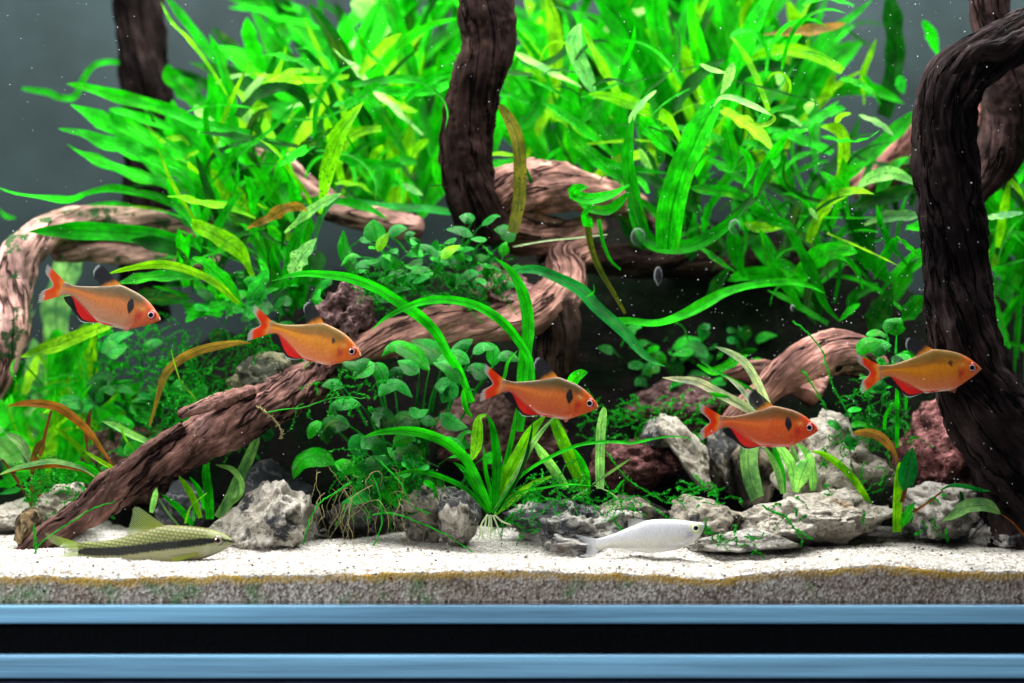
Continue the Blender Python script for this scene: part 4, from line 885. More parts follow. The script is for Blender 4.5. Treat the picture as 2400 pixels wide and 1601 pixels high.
# --- grasses in front
g1 = plant('grass_plant', 'grass-like plant with white roots on the sand', 'plant', 1153, 1205, .05)
def blades(p, crop, rows, d, mat=M_GRASS, **kw): leaves(p, crop, rows, d, prof='grass', mat=mat, cup=kw.pop('cup', .3), **kw)
blades(g1, 'B', [
    ([(2160, 1180), (2080, 980), (1950, 720), (1800, 570), (1600, 470), (1400, 430), (1150, 440), (960, 495)], 95, 'b', {'d': (.05, .035), 'roll': .3}),
    ([(2130, 1170), (2020, 960), (1900, 780), (1810, 715)], 62, 'g', {'d': .052}),
    ([(2130, 1180), (1950, 980), (1750, 870), (1550, 810), (1400, 800), (1210, 855)], 48, 'g', {'d': (.05, .042)}),
    ([(2190, 1170), (2200, 1000), (2210, 700), (2180, 450), (2140, 320), (2105, 282)], 90, 'g', {'d': .05}),
    ([(2120, 280), (2050, 310), (2035, 430), (2025, 560), (1985, 700)], 115, 'y', {'d': .043, 'prof': 'fern', 'roll': 0}),
    ([(2165, 1170), (2150, 980), (2110, 800), (2090, 560)], 42, 'g', {'d': .055})], .05, spot=.1)
blades(g1, 'C', [
    ([(235, 1180), (270, 1000), (330, 750), (390, 500), (435, 200)], 52, 'b', {'d': .052}),
    ([(205, 1180), (330, 880), (480, 600), (580, 420), (710, 280)], 125, 'y', {'d': (.05, .045)}),
    ([(230, 1180), (450, 800), (600, 520), (790, 290)], 62, 'p', {'d': .048}),
    ([(250, 1180), (430, 900), (520, 680), (570, 450), (580, 320)], 38, 'k', {'d': .042}),
    ([(240, 1185), (400, 1060), (600, 920), (770, 840)], 110, 'y', {'d': .055}),
    ([(215, 1190), (430, 890), (600, 750), (850, 620), (1050, 550), (1300, 530), (1500, 540), (1700, 500), (1900, 480), (2090, 515)], 38, 'b', {'d': (.045, .035), 'n': 40}),
    ([(250, 1185), (430, 1010), (700, 950), (900, 920), (1150, 935)], 24, 'b', {'d': .044})], .05, spot=.1)
for pts in ([(170, 1195), (110, 1290), (95, 1400), (60, 1440)], [(185, 1200), (180, 1300), (170, 1425)], [(200, 1200), (210, 1320), (245, 1365), (210, 1430)], [(215, 1205), (260, 1320), (278, 1440)], [(160, 1205), (140, 1330), (118, 1380), (155, 1440)], [(192, 1200), (200, 1300), (195, 1430)], [(230, 1200), (300, 1260), (380, 1290)]):
    leaf(g1, [px('C', *q) for q in pts], 4.5, .047, (.5, .62, .36), 'stem', n=12, mat=M_ROOT, name='root', cup=.8, jit=False)
g2 = plant('grass_plant', 'tall grass with blades crossing over the pink root', 'plant', 1290, 1100, .06)
blades(g2, 5, [
    ([(900, 1200), (870, 1130), (810, 980), (740, 880), (650, 720), (540, 610), (420, 530), (250, 420), (100, 360), (0, 335), (-200, 315), (-340, 325), (-480, 365)], 75, 'b', {'d': (.06, .045), 'n': 44, 'roll': .15}),
    ([(1330, 1300), (1325, 1150), (1310, 1030), (1290, 900), (1220, 780), (1120, 660), (1000, 570), (880, 520), (750, 495), (600, 500), (450, 545), (320, 610), (240, 670), (212, 705)], 64, 'b', {'d': (.055, .040), 'n': 44, 'roll': .2}),
    ([(1230, 1400), (1245, 1200), (1250, 1030), (1270, 850), (1290, 700), (1270, 520), (1220, 380), (1150, 280), (1055, 205)], 95, 'b', {'d': (.06, .065), 'n': 34, 'roll': .1}),
    ([(1100, 1100), (1130, 1000), (1150, 920), (1215, 840)], 30, 'b', {'d': .05}),
    ([(1560, 1100), (1620, 1030), (1695, 995)], 95, 'b', {'d': .055}),
    ([(900, 1300), (860, 1250), (845, 1130), (920, 1110)], 40, 'g', {'d': .055}),
], .055, spot=.1)
g3 = plant('drooping_leaf_plant', 'dark teal drooping blade arching down before the dark hollow', 'plant', 1240, 630, .085)
blades(g3, 5, [([(1180, 300), (1230, 290), (1350, 290), (1500, 350), (1650, 430), (1750, 540), (1850, 630), (1950, 720), (2050, 840), (2130, 910), (2230, 952)], 90, 't', {'d': (.085, .06), 'n': 34, 'roll': -.1}),
    ([(1690, 470), (1740, 440), (1735, 380)], 30, 'g', {'d': .07})], .08)
leaf(g3, [px(5, *q) for q in [(1690, -40), (1720, 150), (1780, 300), (1850, 420), (1950, 590)]], 16, .085, CL['o'], 'stem', .9, n=20, mat=M_FERN, name='stem', cup=.9)
leaf(g3, [px(5, *q) for q in [(1770, -60), (1800, 100), (1850, 220), (1920, 290)]], 9, .088, CL['g'], 'stem', .2, n=14, mat=M_FERN, name='stem', cup=.9)
leaf(g3, [px(5, *q) for q in [(1180, 130), (1400, 90), (1600, 70), (1830, 45)]], 4, .10, CL['p'], 'stem', 0, n=14, mat=M_ROOT, name='root', cup=.9)
g4 = plant('grass_plant', 'loose yellow-green blades standing before the red-brown lava rock', 'plant', 1370, 1145, .075)
blades(g4, 'C', [
    ([(890, 960), (860, 900), (760, 760), (660, 620), (575, 500)], 92, 'p', {'d': .065}),
    ([(1080, 1010), (1060, 950), (960, 750), (860, 520), (765, 300)], 115, 'y', {'d': .07, 'prof': 'strap'}),
    ([(1110, 1010), (1090, 950), (1050, 780), (960, 590)], 80, 'b', {'d': .072}),
    ([(1200, 960), (1200, 650), (1210, 420), (1240, 215)], 88, 'p', {'d': .06, 'prof': 'strap', 'spot': .4}),
    ([(1130, 920), (1280, 820), (1500, 670)], 26, 'gy', {'d': .055}),
    ([(1340, 990), (1380, 930), (1430, 870)], 30, 'g', {'d': .07}),
    ([(1090, 960), (1000, 1010), (930, 1060)], 20, 'p', {'d': .05}), ([(1150, 930), (1300, 1000), (1400, 1085)], 20, 'gy', {'d': .05})], .065, spot=.15)
g5 = plant('grass_plant', 'pale variegated grass behind the copper tetra', 'plant', 1850, 1165, .07)
blades(g5, 'D', [
    ([(250, 900), (200, 740), (180, 600), (190, 480), (230, 330)], 150, 'gy', {'d': .068, 'prof': 'strap', 'roll': 0}),
    ([(450, 860), (410, 690), (340, 550), (290, 480)], 65, 'gy', {'d': .066}),
    ([(460, 860), (440, 690), (390, 540), (370, 480)], 60, 'b', {'d': .07}),
    ([(560, 850), (520, 640), (440, 510), (380, 440)], 90, 'p', {'d': .064}),
    ([(580, 850), (560, 640), (520, 480)], 70, 'gy', {'d': .07}),
    ([(560, 850), (600, 720), (650, 600), (640, 560)], 130, 'p', {'d': .06, 'prof': 'fern'}),
    ([(690, 840), (680, 680), (630, 540), (550, 460)], 85, 'p', {'d': .066})], .065, spot=0)
blades(g5, 6, [
    ([(600, 1480), (520, 1300), (440, 1240), (330, 1180), (200, 1110), (100, 1060), (0, 1045), (-140, 1030)], 72, 'w', {'d': (.075, .06)}),
    ([(620, 1300), (560, 1160), (500, 1040), (430, 930), (330, 860), (220, 815)], 60, 'w', {'d': .075}),
    ([(560, 1300), (480, 1220), (420, 1130), (360, 1070), (295, 1020)], 48, 'w', {'d': .072}),
    ([(540, 1180), (470, 1110), (350, 1050), (200, 970), (110, 900)], 30, 'g', {'d': .08}),
    ([(450, 1260), (330, 1190), (180, 1130)], 50, 'b', {'d': .074})], .07)
g6 = plant('round_leaved_seedling', 'seedling with thick green stem, round teal leaf and brown leaf', 'plant', 2100, 1245, .045)
leaves(g6, 'D', [
    ([(1345, 1165), (1345, 950), (1352, 750), (1372, 615)], 84, 'y', {'d': .045, 'prof': 'strap', 'name': 'stem', 'cup': .7}),
    ([(1350, 615), (1330, 540), (1250, 440), (1150, 388), (1000, 382)], 78, 'br', {'d': .043, 'label': 'olive-brown arching leaf'}),
    ([(1400, 830), (1430, 720), (1450, 600), (1475, 495)], 155, 't', {'d': .042, 'prof': 'oval', 'roll': 0}),
    ([(1390, 930), (1410, 850), (1440, 760)], 36, 'ob', {'d': .044, 'prof': 'stem'}),
    ([(1370, 1110), (1440, 1000), (1495, 930)], 52, 'b', {'d': .043}),
    ([(1390, 1130), (1440, 1040), (1470, 970)], 55, 'b', {'d': .045})], .045, mat=M_GRASS, jit=False)
g7 = plant('creeping_plant', 'creeping plant with brown stems and grey-green leaves before the ribbed rock', 'plant', 2400, 1255, .045)
leaves(g7, 'D', [
    ([(1480, 1010), (1610, 920), (1715, 835)], 22, 'ob', {'d': .05, 'prof': 'stem', 'name': 'stem'}),
    ([(1695, 835), (1780, 800), (1900, 810), (2000, 835), (2085, 842)], 70, 't', {'d': .045, 'up': .9}),
    ([(2165, 1020), (2050, 955), (1900, 965), (1800, 1030), (1705, 1078)], 130, 'gy', {'d': .042, 'prof': 'oval', 'roll': -.2}),
    ([(2390, 1230), (2350, 1190), (2260, 1090), (2155, 1012)], 30, 'ob', {'d': .042, 'prof': 'stem', 'name': 'stem'}),
    ([(1870, 940), (1860, 880), (1845, 840)], 40, 'k', {'d': .06})], .045, mat=M_GRASS, jit=False)
g8 = plant('grass_plant', 'lone yellow-green blade leaning over the pale slab', 'plant', 2040, 1180, .06)
blades(g8, 'D', [([(1150, 960), (1130, 930), (1050, 800), (950, 680), (850, 600), (760, 545), (665, 527)], 62, 'y', {'d': (.06, .05)})], .06)
g9 = plant('grass_plant', 'thin upright stems before the pitted lava rock on the right', 'plant', 2095, 1045, .075)
blades(g9, 'D', [([(1350, 500), (1352, 250), (1350, -10)], 32, 'b', {'d': .07, 'prof': 'strap'}), ([(1250, 420), (1262, 250), (1335, 135)], 28, 'b', {'d': .072}), ([(1420, 200), (1425, 120), (1430, 60)], 26, 'b', {'d': .072})], .07)
# --- red-stemmed plant at left, blades around the log
r1 = plant('red_stemmed_plant', 'plant with orange-brown leaves and reddish stems at lower left', 'plant', 80, 1190, .075)
leaves(r1, 'A', [
    ([(1040, 760), (920, 580), (800, 420), (680, 310), (560, 225), (450, 190), (300, 175), (180, 180), (70, 205)], 84, 'or', {'d': (.075, .06), 'n': 30}),
    ([(800, 620), (800, 430), (835, 220)], 62, 'ob', {'d': .085}),
    ([(885, 860), (760, 780), (600, 730), (450, 715), (250, 750), (100, 790), (-10, 835)], 92, 'gy', {'d': (.06, .05), 'n': 30, 'up': 1.2, 'label': 'pale leaf with orange underside'}),
    ([(880, 862), (760, 800), (600, 760), (450, 752), (250, 768), (100, 796), (-10, 836)], 40, 'or', {'d': (.0615, .0515), 'n': 30}),
    ([(300, 1140), (290, 870), (330, 680), (390, 560), (420, 430), (470, 240)], 42, 'ob', {'d': .08, 'prof': 'stem', 'name': 'stem', 'cup': .8}),
    ([(355, 1140), (370, 880), (360, 740)], 44, 'ob', {'d': .078, 'prof': 'stem', 'name': 'stem', 'cup': .8}),
    ([(300, 1130), (200, 950), (100, 800), (20, 690)], 36, 'ob', {'d': .085, 'prof': 'stem', 'name': 'stem', 'cup': .8}),
    ([(290, 800), (320, 700), (350, 620), (400, 500)], 100, 'or', {'d': .076}),
    ([(280, 760), (240, 620), (170, 520), (50, 450)], 95, 'gy', {'d': .09}),
    ([(0, 1010), (80, 985), (190, 970)], 60, 'al', {'d': .09}),
], .075, mat=M_GRASS, jit=False)
leaves(r1, 4, [([(1030, 1360), (1090, 1150), (1130, 1020), (1220, 920), (1350, 850), (1500, 810), (1640, 790), (1728, 790)], 64, 'br', {'d': (.07, .055), 'n': 26, 'label': 'long ochre leaf'})], .06, mat=M_GRASS)
g10 = plant('grass_plant', 'pale short blades sticking out above the slanting log', 'plant', 330, 1060, .07)
blades(g10, 'A', [([(1400, 570), (1350, 530), (1200, 460), (1050, 380), (935, 340)], 78, 'p', {'d': .07}), ([(1040, 790), (1010, 760), (890, 690), (765, 608)], 52, 'y', {'d': .065}), ([(940, 850), (800, 750), (680, 715)], 52, 'b', {'d': .07}),
    ([(1230, 610), (1150, 500), (1095, 345)], 22, 'y', {'d': .06}), ([(1820, 180), (1760, 90), (1670, 0), (1600, -200), (1570, -320)], 16, 'y', {'d': .06, 'prof': 'stem'})], .07)
g11 = plant('grass_plant', 'light green grass tuft between the slanting log and pyramid rock', 'plant', 480, 1215, .075)
blades(g11, 'A', [
    ([(1930, 1240), (1920, 1000), (1900, 850), (1900, 700)], 95, 'b', {'d': .075, 'prof': 'strap'}), ([(1840, 1230), (1820, 1170), (1750, 1000), (1640, 840)], 66, 'y', {'d': .07}),
    ([(1880, 1150), (1840, 1000), (1740, 850)], 52, 'b', {'d': .078}), ([(1770, 1300), (1650, 1150), (1480, 1010)], 72, 'b', {'d': .068}),
    ([(2000, 1230), (2100, 1080), (2180, 900), (2280, 700), (2370, 480)], 105, 'p', {'d': .08, 'prof': 'strap'}), ([(2130, 1100), (2210, 1020), (2220, 900), (2130, 780), (1980, 740)], 62, 'p', {'d': .076}),
    ([(2020, 1180), (2090, 1090), (2130, 980)], 160, 'gy', {'d': .08, 'prof': 'oval'}), ([(1700, 1280), (1740, 1150), (1800, 1080), (1900, 1000)], 22, 'y', {'d': .06, 'prof': 'stem'}),
    ([(1640, 1300), (1540, 1180), (1460, 1050)], 22, 'gy', {'d': .06, 'prof': 'stem'}), ([(1780, 1260), (1780, 1120)], 26, 'b', {'d': .07}), ([(1390, 1180), (1420, 1050), (1440, 950)], 60, 'p', {'d': .08})], .075, spot=.1)

# ------------------------------------------------------------------ moss, roots, threads
def tube(vs, fs, pts, r0, r1, sides=4):
    n = len(pts) - 1; b0 = len(vs)
    for i, p in enumerate(pts):
        t = (pts[min(i + 1, n)] - pts[max(i - 1, 0)]).normalized()
        a = t.cross(Vector((.3, -1, .2))); a = a.normalized() if a.length > 1e-6 else Vector((1, 0, 0)); b = t.cross(a)
        r = lerp(r0, r1, i / n)
        for k in range(sides): th = 6.2832 * k / sides; vs.append(p + (a * math.cos(th) + b * math.sin(th)) * r)
    for i in range(n):
        for k in range(sides):
            q = b0 + i * sides; fs.append((q + k, q + (k + 1) % sides, q + sides + (k + 1) % sides, q + sides + k))
def moss(label, x0, y0, x1, y1, d, n, ln, seed, mat=M_MOSS, name='moss', hang=0.0, thick=.00013, leafy=True, cat='moss'):
    rng = random.Random(seed); vs, fs = [], []
    for i in range(n):
        p = W(rng.uniform(x0, x1), rng.uniform(y0, y1), d + rng.uniform(-.012, .008))
        v = Vector((rng.gauss(0, 1), rng.gauss(-.3, .6), rng.gauss(.1 - hang, .7))).normalized()
        L = rng.uniform(.4, 1.2) * ln * S; m = 9; pts = [p.copy()]
        for k in range(m):
            v = (v + Vector((rng.gauss(0, .35), rng.gauss(0, .25), rng.gauss(-.05 - hang * .3, .3)))).normalized(); p = p + v * L / m; pts.append(p.copy())
            if leafy:
                for s in range(6):
                    w = Vector((rng.gauss(0, 1), rng.gauss(0, 1), rng.gauss(0, 1))).normalized(); w2 = v.cross(w).normalized() * .00026; b = len(vs)
                    q = p + w * .00095; vs += [p - w2, p + w2, q]; fs.append((b, b + 1, b + 2))
        tube(vs, fs, pts, thick * .7, thick * .35, 3)
    return mesh_obj(name, vs, fs, mat, kind='stuff', label=label, cat=cat)
moss('green moss strands over the craggy dark rock', 1230, 1150, 1560, 1190, .045, 46, 90, 1, hang=.15)
moss('moss sprigs on the flat grey stone', 1640, 1238, 1770, 1290, .03, 16, 50, 2)
moss('moss sprigs on the long pale slab', 1780, 1160, 2060, 1250, .035, 7, 60, 3, hang=.3)
moss('dark moss tendrils on the big white crumbly rock', 1930, 1000, 2080, 1160, .065, 40, 60, 4, hang=.2)
moss('moss carpet around the mossy stone and log', 540, 790, 740, 860, .105, 120, 80, 5)
moss('moss wisps clinging to the upper slanting log', 700, 860, 880, 960, .055, 22, 70, 6, hang=.2)
moss('fine moss thicket behind the slanting log', 350, 860, 560, 1060, .10, 130, 100, 7)
moss('moss wisps at the base of the rooted grass plant', 1170, 1120, 1350, 1230, .06, 60, 80, 8)
moss('moss tangle below the small-leaved clump', 830, 620, 1180, 720, .095, 130, 90, 9)
moss('moss on the left rocks under the red-stemmed plant', 60, 1080, 260, 1200, .075, 110, 70, 10)
moss('moss in the dark hollow on the lava rock', 1380, 930, 1700, 1040, .10, 90, 80, 11)
moss('moss beside the pitted lava rock at right', 1980, 900, 2140, 1050, .085, 60, 80, 12)
moss('moss sprigs on the ribbed rock at right', 2110, 1160, 2300, 1250, .05, 14, 60, 13)
moss('moss along the log above the mottled stone', 1600, 1130, 1700, 1180, .06, 24, 60, 14)
moss('tan root threads below the glossy clump', 740, 1090, 960, 1190, .055, 46, 150, 15, M_TANROOT, 'roots', .9, .0002, False, 'roots')
moss('moss on the left root and stones behind the pale tetra', 200, 760, 460, 900, .12, 110, 90, 16)
moss('moss film under the glossy clump', 820, 1060, 1000, 1180, .065, 120, 90, 17, hang=.3)
def strand(label, crop, pts, d, w, mat, nodes=0, seed=0, name='tendril'):
    rng = random.Random(seed); vs, fs = [], []
    C, L = spline([W(*px(crop, *p), d) for p in pts], 26)
    C = [c + Vector((rng.gauss(0, 1), rng.gauss(0, 1), rng.gauss(0, 1))) * .00012 for c in C]
    tube(vs, fs, C, w * S * .5, w * S * .35, 5)
    for i in range(2, 26):
        for k in range(nodes):
            v = Vector((rng.gauss(0, 1), rng.gauss(0, .6), rng.gauss(0, 1))).normalized(); tube(vs, fs, [C[i], C[i] + v * .0006, C[i] + v * .0011], w * S * .5, .00005, 3)
    return mesh_obj(name, vs, fs, mat, label=label, cat='tendril')
strand('bright green tendril across the tail of the striped fish', 'A', [(320, 1520), (370, 1460), (500, 1360), (680, 1250), (860, 1140), (1050, 1080)], .032, 4.5, M_MOSS)
strand('short hanging green tendril beside the foot of the log', 'A', [(310, 1290), (325, 1400), (330, 1500), (320, 1560)], .034, 4, M_MOSS, 2, 2)
strand('green root reaching down onto the sand below the glossy clump', 'B', [(1060, 820), (1120, 960), (1155, 1150), (1150, 1300), (1100, 1450), (1020, 1520), (950, 1565)], .045, 5, M_MOSS)
strand('green root curving left over the pyramid-shaped rock', 'B', [(880, 900), (750, 980), (600, 1080), (520, 1200), (470, 1330), (430, 1480)], .038, 5, M_MOSS)
strand('green root lying over the grey boulder', 'B', [(1130, 700), (1250, 820), (1350, 940), (1410, 1100), (1500, 1150), (1600, 1190)], .045, 5, M_MOSS)
strand('green runner trailing to the rooted grass plant', 'B', [(1070, 1200), (1180, 1180), (1320, 1200), (1500, 1270), (1720, 1370), (1900, 1480), (2050, 1570), (2200, 1540)], .045, 4.5, M_MOSS)
strand('pale green thread over the upper slanting log', 'B', [(100, 260), (250, 230), (450, 210), (620, 150), (800, 120), (1000, 130)], .045, 3.5, M_MOSS)
strand('knobbly tan thread hanging from the slanting log', 'B', [(0, 200), (100, 260), (190, 350), (235, 430), (235, 510)], .045, 4, M_TANROOT, 2, 3)
strand('thin green thread hanging with a fuzzy tip', 'B', [(760, 30), (700, 110), (680, 200), (665, 300)], .05, 3.5, M_MOSS, 1, 4)
strand('green moss stem trailing over the white crumbly rock', 6, [(760, 640), (870, 730), (960, 850), (1000, 980), (1040, 1100), (1130, 1270)], .075, 4.5, M_MOSS, 2, 5)
strand('thin moss stem beside the stubby log', 6, [(820, 970), (880, 1060), (940, 1160), (990, 1250)], .08, 4, M_MOSS, 2, 6)
strand('moss stem against the red-brown lava rock', 'C', [(1260, 620), (1330, 720), (1430, 850), (1560, 950), (1700, 1020), (1770, 1080)], .07, 4, M_MOSS, 2, 7)
strand('olive mossy runner draped over the pale slab', 'D', [(290, 955), (380, 1010), (470, 1040), (520, 1110), (600, 1170), (690, 1220)], .029, 5, M_MOSS, 3, 8)

# ------------------------------------------------------------------ fish
def fish_body(name, root, top, bot, x0, x1, wid, colf, mat, nx=110, na=40, to_local=None, wtab=None):
    """top/bot: outlines (x rising from tail base to nose), u in 0..1; returns mesh; thickness along y"""
    vs, fs, uv, cols = [], [], [], []
    for i in range(nx + 1):
        u = i / nx; uu = u if u < .9 else .9 + .1 * math.sin((u - .9) / .1 * math.pi / 2)
        x = lerp(x0, x1, uu); zt, zb = sinterp(top, x), sinterp(bot, x); zm, h = (zt + zb) / 2, (zt - zb) / 2
        if i == nx: h *= .15
        w = interp(wtab, uu) * wid
        if i == nx: w *= .2
        for k in range(na):
            th = 2 * math.pi * k / na
            c, s = math.cos(th), math.sin(th)
            y = math.copysign(abs(c) ** .62, c) * w; z = zm + h * s
            vs.append(to_local(x, y, z)); v = (s + 1) / 2
            uv.append((uu * 2.6, v * .95)); cols.append(colf(uu, v))
    for i in range(nx):
        for k in range(na): a = i * na + k; b = i * na + (k + 1) % na; fs.append((a, b, b + na, a + na))
    fs.append(tuple(range(na))[::-1]); fs.append(tuple(nx * na + k for k in range(na)))
    return mesh_obj('body', vs, fs, mat, root, uvs=uv, cols=cols, origin=(0, 0, 0))
def fin(name, root, base, outer, colf, to_local, ycurve=0.0, y0=0.0, nr=36, nt=10, label=None, splay=0.0):
    """ruled surface from base curve to outer curve (lists of 2-D points), rays run from base to outer"""
    B, _ = spline([Vector((p[0], p[1], 0)) for p in base], nr); O, _ = spline([Vector((p[0], p[1], 0)) for p in outer], nr)
    vs, fs, cols = [], [], []
    rng = random.Random(len(name) + int(outer[0][0]))
    ph = rng.uniform(0, 6)
    for i in range(nr + 1):
        s = i / nr; ray = .5 + .5 * math.cos(i * math.pi)
        jit = 1 - (.05 * rng.random() + .035 * (1 - ray))
        for j in range(nt + 1):
            t = j / nt; p = B[i].lerp(O[i], t * jit)
            y = y0 + ycurve * math.sin(s * 3 + ph) * t * t + splay * t + .0006 * (ray - .5) * t * 40 * 0
            vs.append(to_local(p.x, y, p.y)); c = colf(s, t, ray); cols.append(c)
    for i in range(nr):
        for j in range(nt): a = i * (nt + 1) + j; fs.append((a, a + 1, a + nt + 2, a + nt + 1))
    return mesh_obj(name, vs, fs, M_FIN, root, cols=cols, origin=(0, 0, 0), label=label)
def eye(root, cx, cy, r, rings, to_local, side, ysurf, bulge):
    vs, fs, cols = [], [], []; nr, na = 14, 32
    for j in range(nr + 1):
        q = j / nr; h = bulge * math.sqrt(max(0, 1 - q * q))
        for k in range(na):
            th = 2 * math.pi * k / na
            vs.append(to_local(cx + math.cos(th) * r * q, side * (ysurf + h), cy + math.sin(th) * r * q))
            c = rings[-1][1]
            for lim, cc in rings:
                if q <= lim: c = cc; break
            cols.append((*c, 1))
    for j in range(nr):
        for k in range(na): a = j * na + k; b = j * na + (k + 1) % na; f = (a, b, b + na, a + na); fs.append(f if side < 0 else f[::-1])
    eo = mesh_obj('eye', vs, fs, M_EYE, root, cols=cols, origin=(0, 0, 0))
    pv, pf, pr_ = [], [], rings[0][0] * r
    for j in range(5):
        q = j / 4
        for k in range(na):
            th = 2 * math.pi * k / na; pv.append(to_local(cx + math.cos(th) * pr_ * q, side * (ysurf + bulge * (math.sqrt(1 - (rings[0][0] * q) ** 2) + .06 - .05 * q * q)), cy + math.sin(th) * pr_ * q))
    for j in range(4):
        for k in range(na): a = j * na + k; b = j * na + (k + 1) % na; f = (a, b, b + na, a + na); pf.append(f if side < 0 else f[::-1])
    po = mesh_obj('pupil', pv, pf, M_EYE, None, cols=[(*rings[0][1], 1)] * len(pv), origin=(0, 0, 0)); po.parent = eo
    return eo

T_TOP = [(430, -470), (480, -470), (560, -474), (620, -470), (700, -455), (900, -392), (1080, -325), (1200, -275), (1300, -228), (1380, -205), (1550, -220), (1700, -245), (1830, -282), (1950, -338), (2050, -405), (2130, -465), (2185, -515), (2212, -555)]
T_BOT = [(430, -712), (480, -700), (560, -662), (640, -653), (700, -668), (850, -740), (1000, -820), (1100, -880), (1200, -928), (1350, -943), (1500, -937), (1650, -922), (1750, -888), (1850, -832), (1950, -765), (2080, -680), (2160, -618), (2212, -572)]
T_TOP = [(x, z) for x, z in T_TOP]; T_BOT = [(x, z) for x, z in T_BOT]
T_W = [(0, .16), (.1, .3), (.3, .62), (.5, .88), (.7, 1), (.85, .9), (.94, .62), (.985, .35), (1, .2)]
def tetra(label, nose, tail, d, yaw, pal, spot, dorsal=(-380, 130), seed=0, group='orange-red tetras swimming to the right'):
    rng = random.Random(seed)
    dx, dy = nose[0] - tail[0], nose[1] - tail[1]; Lp = math.hypot(dx, dy)
    k = (D + d) / D; sc = Lp / 1782 * S * k; ang = math.atan2(dy, dx)
    root = thing('tetra_fish', label, 'fish', W((nose[0] + tail[0]) / 2, (nose[1] + tail[1]) / 2, d), group)
    root.rotation_euler = (R(rng.uniform(-3, 3)), ang, R(yaw))
    loc = lambda x, y, z: ((x - 1321) * sc, y * sc, (z + 572) * sc)
    back, mid, belly, head, stripe = pal
    def colf(u, v):
        n1 = noise.noise(Vector((u * 9, v * 7, seed * 3.0))); n2 = noise.noise(Vector((u * 30, v * 22, seed * 5.0)))
        c = mix3(belly, mid, sm(.12, .5, v + .06 * n1)); c = mix3(c, back, sm(.58, .88, v + .05 * n1))
        cl = lerp(.52, .60, u)
        c = mix3(c, stripe, .75 * math.exp(-((v - cl) / .07) ** 2) * sm(.95, .2, u) )
        c = mix3(c, (.50, .30, .25), .45 * sm(.06, .0, u))
        c = mix3(c, head, sm(.70, .86, u - .12 * (v - .5)) * .85)
        g = math.exp(-(((u - .795) / .030) ** 2 + ((v - .40) / .13) ** 2)); c = mix3(c, (.55, .02, .03), min(1, g * 1.1) * .8)
        c = mix3(c, (.9, .55, .15), .5 * math.exp(-(((u - .80) / .03) ** 2 + ((v - .66) / .06) ** 2)))
        c = mix3(c, (.80, .74, .70), .5 * sm(.12, .0, v) * sm(.3, .5, u) * sm(.8, .65, u))
        c = mix3(c, (.30, .16, .11), .5 * sm(.95, 1.0, v))
        c = mix3(c, (.85, .72, .68), .8 * sm(.975, .995, u) * sm(.45, .6, v))
        ge = abs(u - .765 - .10 * (v - .45) ** 2 * 4); c = mix3(c, (.30, .05, .02), .45 * sm(.010, .0, ge) * sm(.08, .2, v) * sm(.85, .7, v))
        c = mix3(c, (.16, .10, .03), .45 * math.exp(-((v - cl - .17) / .05) ** 2) * sm(.8, .55, u))
        # the shoulder blotch
        if spot:
            sw, shh, vc = (.038, .20, .60) if spot == 1 else (.026, .09, .68)
            w = sw * (1 - .65 * sm(vc, vc - shh, v)); du = (u - .690 - .10 * (vc - v) * .5) / w; dv = (v - vc) / shh
            m = 1 - (du * du + dv * dv) + .35 * n2
            if spot == 2: m = m * 1.0 + .9 * noise.noise(Vector((u * 70, v * 40, seed))) - .2
            c = mix3(c, (.012, .012, .016), sm(.0, .2, m) * (.995 if spot == 1 else .85))
        X = u * 1782; Z = v * interp([(0, 230), (.1, 190), (.5, 640), (.6, 740), (.8, 560), (1, 60)], u)
        rw = math.floor(Z / 30); fx = (X / 38 + .5 * (rw % 2)) % 1 - .5; fz = (Z / 30) % 1 - .5
        sc_e = sm(.28, .5, math.hypot(fx, fz)) * sm(.86, .74, u)
        lat = .10 * n2 + .16 * noise.noise(Vector((u * 60, v * 34, seed + 9.0))) - .08 * sc_e
        return (max(0, c[0] * (1 + lat)), max(0, c[1] * (1 + lat)), max(0, c[2] * (1 + lat)), 1)
    fish_body('body', root, T_TOP, T_BOT, 430, 2212, 105, colf, M_SKIN, nx=230, na=72, to_local=loc, wtab=T_W)
    red = pal_red = (.75, .035, .012)
    def caud(s, t, ray):
        edge = t + .25 * abs(s - .5) - .08
        c = mix3((.80, .26, .04), (.72, .035, .006), sm(.0, .35, t)); c = mix3(c, (.5, .5, .5), sm(.74, .92, edge))
        a = lerp(.98, .5, sm(.76, .98, edge)); a *= lerp(.86, 1, ray)
        return (*[x * lerp(.75, 1.05, ray) for x in c], a)
    fin('caudal_fin', root, [(455, -468), (440, -520), (432, -590), (440, -650), (470, -704)], [(40, -262), (62, -415), (255, -590), (100, -770), (112, -968)], caud, loc, ycurve=26)
    def dors(s, t, ray):
        c = (.022, .022, .028); org = sm(.36, .10, t + .28 * s * (1 if s < .5 else .6) - .02); c = mix3(c, (.75, .26, .03), org)
        wh = sm(.92, .96, t) * sm(.1, .3, s) * sm(1, .7, s); c = mix3(c, (.8, .85, .9), wh * .7)
        a = lerp(1.0, .85, sm(.6, 1, s)); return (*[x * lerp(.8, 1.1, ray) for x in c], a * lerp(.9, 1, ray))
    tx, tz = 1385 + dorsal[0], -180 + dorsal[1]; er = max(0, dorsal[1] - 130)
    fin('dorsal_fin', root, [(1385, -212), (1300, -235), (1190, -285), (1080, -332)], [(tx + 0, tz + 62), (tx - 85, tz + 40), (tx - 112 - er * .2, tz - 80), (tx - 70 + er * .2, tz - 190 - er * .5)], dors, loc, ycurve=14)
